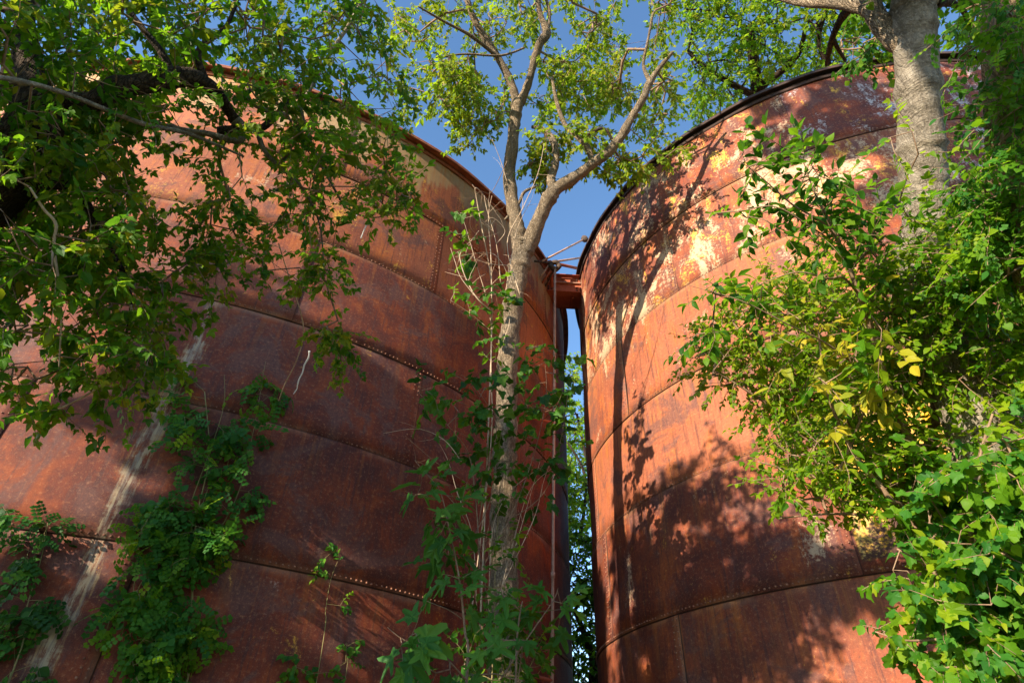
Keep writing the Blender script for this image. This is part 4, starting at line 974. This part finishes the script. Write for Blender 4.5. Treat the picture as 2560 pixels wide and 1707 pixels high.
plant('ivy', (1130, 1640, 7.1), 'small leaved ivy covering the lower part of the forked trunk', 'ivy',
      [[(1130, 1560, 7.2, .008), (1135, 1400, 7.55, .006), (1140, 1250, 7.8, .005), (1150, 1100, 8.1, .003)]],
      [([(1075, 1100), (1180, 1100), (1200, 1400), (1230, 1590), (1060, 1590), (1090, 1300)], 60, 7.0, 7.8, 0.3), ([(1080, 1400), (1260, 1400), (1240, 1590), (1060, 1590)], 60, 6.6, 7.5, 0)],
      ['round', 'ovate'], ['leaf_vine', 'leaf_shade', 'leaf_bright'], 0.085, per=8, twig=(0.15, 0.3), tm='twig_green', droop=0.3, tip=0.0025)

# bare shoots round the fork
dr = thing('dry_shoots', (D(1130, 700, 9.0).x, D(1130, 700, 9.0).y, GZ), 'bundle of bare pale dry shoots rising beside the trunk below the fork', 'bare shoots')
def shoot(pts, r, root=dr, mat='twig_pale'):
    P_ = [(D(x, y, d), r * (1 - 0.6 * i / (len(pts) - 1))) for i, (x, y, d) in enumerate(pts)]
    p, rr = spline(P_, 6); mb = MB(); mb.tube(p, rr, 5)
    for _ in range(max(1, len(p) // 6)):
        i = rng.randrange(len(p) // 4, len(p) - 1); q = p[i]; d = ((p[i + 1] - q).normalized() * 0.8 + rv(0.6)).normalized(); L = rng.uniform(.15, .5); tw_ = [q]
        for k in range(5): d = (d + rv(0.18)).normalized(); tw_.append(tw_[-1] + d * L / 5)
        mb.tube(tw_, [rr[i] * 0.55 * (1 - k / 7) for k in range(6)], 4)
    return mb.make('shoot', M[mat], root, True)
shoot([(1100, 1500, 7.2), (1125, 900, 8.7), (1130, 700, 9.2), (1125, 620, 9.4), (1110, 540, 9.6), (1095, 460, 9.8), (1092, 432, 9.8), (1108, 445, 9.9), (1140, 490, 9.9)], .012)
shoot([(1130, 740, 9.1), (1128, 600, 9.4), (1122, 500, 9.7), (1130, 450, 9.8)], .011)
shoot([(1135, 720, 9.1), (1100, 690, 9.0), (1075, 650, 9.1), (1060, 610, 9.2), (1058, 580, 9.3), (1085, 550, 9.4), (1100, 530, 9.4)], .012)
shoot([(1100, 690, 9.0), (1060, 640, 9.1), (1045, 600, 9.2), (1035, 570, 9.3)], .008)
shoot([(1150, 650, 9.3), (1140, 560, 9.5), (1118, 480, 9.7), (1112, 450, 9.8)], .009)
shoot([(1170, 640, 9.4), (1150, 600, 9.4), (1120, 580, 9.5), (1045, 590, 9.5)], .007)
shoot([(1170, 610, 9.5), (1120, 605, 9.5), (1080, 590, 9.5)], .006)
shoot([(1195, 680, 9.3), (1165, 560, 9.8), (1200, 480, 10.0), (1235, 400, 10.3), (1250, 330, 10.6)], .010)
shoot([(1160, 680, 9.3), (1175, 590, 9.7), (1190, 520, 9.9), (1220, 460, 10.1)], .009)
shoot([(1140, 560, 9.5), (1160, 530, 9.6), (1130, 500, 9.6), (1105, 520, 9.6)], .006)
shoot([(1165, 420, 10.4), (1150, 370, 10.5), (1130, 320, 10.6)], .008)
shoot([(1165, 370, 10.5), (1130, 440, 10.4), (1105, 440, 10.3), (1090, 450, 10.3)], .006, mat='twig_brown')
shoot([(1150, 800, 8.8), (1170, 740, 9.0), (1168, 690, 9.2), (1190, 640, 9.3)], .006)
dr2 = thing('dry_shoots', (D(1020, 1100, 7.6).x, D(1020, 1100, 7.6).y, GZ), 'thin bare reddish shoots fanning out left and right of the lower trunk', 'bare shoots')
for s in ([(1095, 1400, 7.4), (1085, 1230, 7.5), (1050, 1130, 7.6), (1030, 1060, 7.7), (1010, 1020, 7.8)], [(1110, 1300, 7.5), (1060, 1180, 7.5), (1000, 1110, 7.5), (955, 1060, 7.6), (960, 1060, 7.6)],
          [(1120, 1500, 7.3), (1125, 1300, 7.5), (1135, 1200, 7.7), (1170, 1130, 7.9), (1230, 1080, 8.1)], [(1150, 1350, 7.5), (1190, 1270, 7.7), (1230, 1180, 8.0), (1250, 1100, 8.2), (1270, 1050, 8.3)],
          [(1170, 1300, 7.6), (1200, 1200, 7.9), (1240, 1060, 8.2)], [(1060, 1060, 7.6), (1020, 1010, 7.7), (960, 985, 7.8), (880, 995, 7.8)], [(1120, 1450, 7.3), (1115, 1250, 7.6), (1150, 1120, 7.9), (1160, 1040, 8.0)],
          [(1090, 1230, 7.5), (1130, 1130, 7.7), (1120, 1020, 7.9), (1150, 900, 8.3)], [(1140, 1400, 7.4), (1180, 1240, 7.8), (1220, 1120, 8.0), (1290, 1060, 8.2)]):
    shoot(s, .0065, dr2, rng.choice(['twig_pale', 'twig_pale', 'twig_brown']))

# hanging stems before the left tank
hs_ = thing('hanging_stem', tuple(D(700, 840, 7.2)), 'bleached white crooked stick hanging in front of the dark left tank plates', 'stick')
pts = [(710, 806), (706, 822), (700, 838), (693, 855), (688, 870), (682, 885), (680, 893), (672, 905)]
p, r = spline([(D(x + rng.uniform(-2.5, 2.5), y, 7.2 + .02 * i), .010 - .0008 * i) for i, (x, y) in enumerate(pts)], 4)
mb = MB(); mb.tube(p, r, 6, 0.3, 2, lumpscale=20); mb.make('stick', M['white_bark'], hs_, True)
for k, (lab, pp, rr_) in enumerate([('long thin bare stem curving down in front of the left tank', [(640, 560, 6.0), (665, 640, 6.2), (690, 715, 6.4), (697, 770, 6.6), (680, 830, 6.8), (655, 880, 7.0), (640, 920, 7.3)], .006),
                                  ('short white bare twig against the sunlit orange plates of the left tank', [(842, 516, 8.2), (835, 532, 8.2), (829, 548, 8.2)], .008),
                                  ('tiny pale bare twig near the sunlit plates under the hanging leaves', [(824, 488, 8.2), (818, 497, 8.2), (815, 503, 8.2)], .006)]):
    h = thing('hanging_stem', tuple(D(pp[0][0], pp[0][1], pp[0][2])), lab, 'twig')
    p, r = spline([(D(*q), rr_) for q in pp], 5); mb = MB(); mb.tube(p, r, 5); mb.make('stem', M['white_bark' if k else 'twig_pale'], h, True)

# ------------------------------------------------------------------ trees behind
def back_tree(name, label, base, trunk, polys, shapes, mats, size, group='trees behind the tanks', per=12, singles=200, tw=(0.4, 0.7), minpx=9):
    root = thing(name, (base.x, base.y, GZ), label, 'tree', group)
    lines = []
    for k, tp in enumerate(trunk):
        pts = DL(tp)
        if k == 0: pts = [(Vector((base.x, base.y, GZ - .1)), pts[0][1] * 1.3)] + pts
        lines.append(limb_obj('trunk' if k == 0 else 'limb', root, pts, 'bark_dark', 10, 8, 0.12, k))
    lv = Leaves(); att = []
    for poly, n, a, b, pa in polys: att += scatter(poly, n, a, b, patch=pa, ps=.015, seed=n)
    grow(root, [lines[0][len(lines[0])//2:]] + lines[1:], att, lv, shapes, mats, size, tw, per, 'bark_dark', 0.006, 0.42, 0.35, jitter=0.8, seg=0.5, maxr=.12)
    lv.build(root, singles, minpx)
back_tree('tall_tree', 'tall sunlit tree rising behind the right tank rim, left of the pale trunk', D(1800, 760, 24), [[(1780, 500, 20, .25), (1760, 330, 19, .22), (1740, 200, 18.5, .16), (1720, 60, 18.5, .1)], [(1750, 230, 18.5, .1), (1640, 170, 18, .07), (1580, 120, 18, .04)], [(1890, 230, 18.5, .12), (1900, 150, 18.5, .10), (1880, 90, 18.5, .07), (1900, 20, 18.6, .05)], [(1750, 200, 18.5, .1), (1830, 130, 18.3, .07), (1850, 60, 18, .04)]],
          [([(1560, -60), (1780, -60), (1800, 200), (1740, 240), (1600, 310), (1580, 200)], 420, 16.5, 20, 0.12), ([(1780, -60), (2040, -60), (2040, 120), (1960, 150), (1850, 180), (1790, 200)], 300, 17, 21, 0.38)],
          ['ovate', 'tri'], ['leaf_crown', 'leaf_bright', 'leaf_lime', 'leaf_lime'], 0.14)
back_tree('tall_tree', 'sunlit tree seen through the narrow gap between the two tanks', D(1330, 1300, 27), [[(1405, 1568, 24, .2), (1395, 1400, 24, .16), (1365, 1150, 25, .09), (1325, 950, 26, .05)], [(1330, 1250, 24, .08), (1345, 1100, 24.5, .05), (1300, 1010, 25, .04)]],
          [([(1285, 830), (1310, 800), (1340, 900), (1350, 1060), (1280, 1060)], 170, 24, 29, 0.15), ([(1270, 1060), (1380, 1060), (1380, 1240), (1270, 1240)], 260, 23, 28, 0.15)],
          ['ovate', 'tri'], ['leaf_crown', 'leaf_lime', 'leaf_bright'], 0.19)
back_tree('understorey_tree', 'dense dark green tree low in the gap between the two tanks', D(1300, 1500, 19), [[(1362, 1568, 17, .12), (1350, 1480, 17, .10), (1320, 1400, 17.5, .06)]],
          [([(1265, 1230), (1400, 1230), (1400, 1600), (1265, 1600)], 420, 15.5, 20, 0.0)],
          ['ovate', 'tri'], ['leaf_shade', 'leaf_dark', 'leaf_bright'], 0.15)
back_tree('tall_tree', 'tree glimpsed through the boughs at the far upper left', D(-60, 600, 22), [[(-40, 450, 18, .25), (0, 300, 18, .2), (20, 150, 18, .12)]],
          [([(-150, 150), (110, 200), (100, 420), (-150, 480)], 70, 15, 20, 0.1)], ['ovate'], ['leaf_shade', 'leaf_crown'], 0.2, singles=60)

# ------------------------------------------------------------------ trees towards the sun, beside and behind the viewer
def in_view(p):
    z = p.dot(Fv)
    if z <= 0.0: return False
    return abs(p.dot(Rv) / z * FD) < CX + 150 and abs(p.dot(Uv) / z * FD) < CY + 150
def roadside_tree(label, pts, d0, d1, seed, size=0.21, per=8):
    """a tree beside the viewer; its crown fills the lines from the given sunward places back towards the sun"""
    cs = []
    for p in pts:
        dist = rng.uniform(d0, d1); q = p - sun_to * dist
        while in_view(q) and dist < 60: dist += 1.5; q = p - sun_to * dist
        if q.length <= 2.5: continue
        dq = SUNP - np.array(q); al = dq @ SUNV
        if np.min(np.linalg.norm(dq - al[:, None] * SUNV, axis=1)) > 0.27: cs.append(q)
    c = sum(cs, Vector()) / len(cs)
    root = thing('roadside_tree', (c.x, c.y, GZ), label, 'tree', 'trees beside the viewer')
    lines = [limb_obj('trunk', root, [(Vector((c.x, c.y, GZ - .1)), .26), (Vector((c.x + .2, c.y, GZ + (c.z - GZ) * .5)), .2), (Vector((c.x, c.y, c.z)), .12), (Vector((c.x, c.y + .1, c.z + 1.5)), .06)], 'bark_dark', 12, 8, 0.1, seed)]
    lv = Leaves()
    grow(root, [lines[0][10:]], cs, lv, ['round', 'ovate'], ['leaf_shade'], size, (0.15, 0.32), per, 'bark_dark', 0.005, 0.42, 0.2, seg=0.6, maxr=.07)
    lv.build(root, 0, 9)
# places on the left tank that the sun reaches between the crowns
SUNNY = [[(-60, 990), (140, 980), (120, 1090), (60, 1220), (-60, 1230)], [(165, 1030), (310, 1020), (310, 1130), (250, 1190), (160, 1140)], [(230, 1260), (350, 1270), (350, 1370), (230, 1340)],
         [(620, 1230), (980, 1310), (980, 1410), (620, 1320)], [(600, 1350), (780, 1380), (760, 1440), (600, 1410)], [(760, 570), (1000, 670), (1000, 740), (760, 650)], [(700, 650), (960, 770), (920, 840), (690, 730)]]
SUNP = []
for h_ in SUNNY: SUNP += scatter(h_, 60, 0, .01, 'L')
SUNP += scatter([(1600, 780), (1760, 640), (1950, 640), (2000, 850), (1700, 900)], 120, 5.2, 5.4) + scatter([(1900, 650), (2300, 600), (2300, 1100), (1900, 1050)], 120, 4.2, 4.4)
SUNP += scatter([(1450, 560), (1640, 400), (1740, 560), (1600, 900), (1700, 1000), (1440, 980)], 80, 0, .01, 'R') + scatter([(1820, 1440), (2150, 1440), (2150, 1568), (1760, 1568)], 30, 0, .01, 'R')
SUNP = np.array([tuple(p_) for p_ in SUNP]); SUNV = np.array(sun_to)
LSH = scatter([(430, 680), (640, 690), (800, 730), (900, 800), (1060, 900), (1180, 960), (1180, 1250), (760, 1180), (620, 1240), (420, 1180), (330, 900), (330, 740)], 520, 0, .01, 'L', holes=SUNNY)
LSH += scatter([(430, 600), (640, 610), (900, 700), (1060, 800), (1060, 900), (900, 800), (700, 700), (440, 680)], 60, 0, .01, 'L', patch=0.35, ps=.02, seed=77, holes=SUNNY)
roadside_tree('broad leafy tree left of the viewer shading the middle plates of the left tank', LSH, 13, 18, 61)
LS2 = scatter([(-40, 1180), (200, 1180), (420, 1180), (760, 1200), (1000, 1260), (1200, 1290), (1200, 1600), (-40, 1600)], 560, 0, .01, 'L', patch=0.25, ps=.009, seed=31, holes=SUNNY)
LS2 += scatter([(60, 960), (330, 880), (330, 1000), (260, 1020), (170, 1060), (180, 1180), (20, 1140)], 60, 0, .01, 'L', holes=SUNNY)
roadside_tree('dense low tree left of the viewer shading the foot of the left tank', LS2, 12, 17, 62)
RS2 = scatter([(1390, 1140), (1560, 1100), (1700, 1120), (1760, 1180), (1900, 1290), (2100, 1290), (2200, 1440), (2000, 1430), (1640, 1440), (1560, 1600), (1390, 1600)], 330, 0, .01, 'R', patch=0.36, ps=.008, seed=37)
RS2 += scatter([(1600, 1420), (2150, 1420), (2150, 1568), (1600, 1568)], 22, 0, .01, 'R', patch=0.6, ps=.01, seed=41)
RS2 += scatter([(900, 900), (1310, 900), (1310, 1600), (900, 1600)], 170, 7.6, 8.4)
roadside_tree('spreading tree behind the viewer shading the foot of the right tank', RS2, 14, 19, 63)
RS3 = scatter([(1720, 190), (2060, 140), (2300, 160), (2300, 460), (2160, 480), (1960, 440), (1760, 330)], 620, 0, .01, 'R', patch=0.22, ps=.009, seed=43)
roadside_tree('very tall tree behind the viewer dappling the top plates of the right tank', RS3, 13, 17, 64)
LT3 = scatter([(-60, 300), (300, 330), (430, 560), (380, 650), (-60, 620)], 45, 4.6, 5.6)
LT3 += scatter([(-60, -60), (480, -60), (480, 150), (-60, 300)], 25, 5, 6.5)
roadside_tree('tall tree left of the viewer keeping the overhanging boughs in shade', LT3, 7, 12, 65)
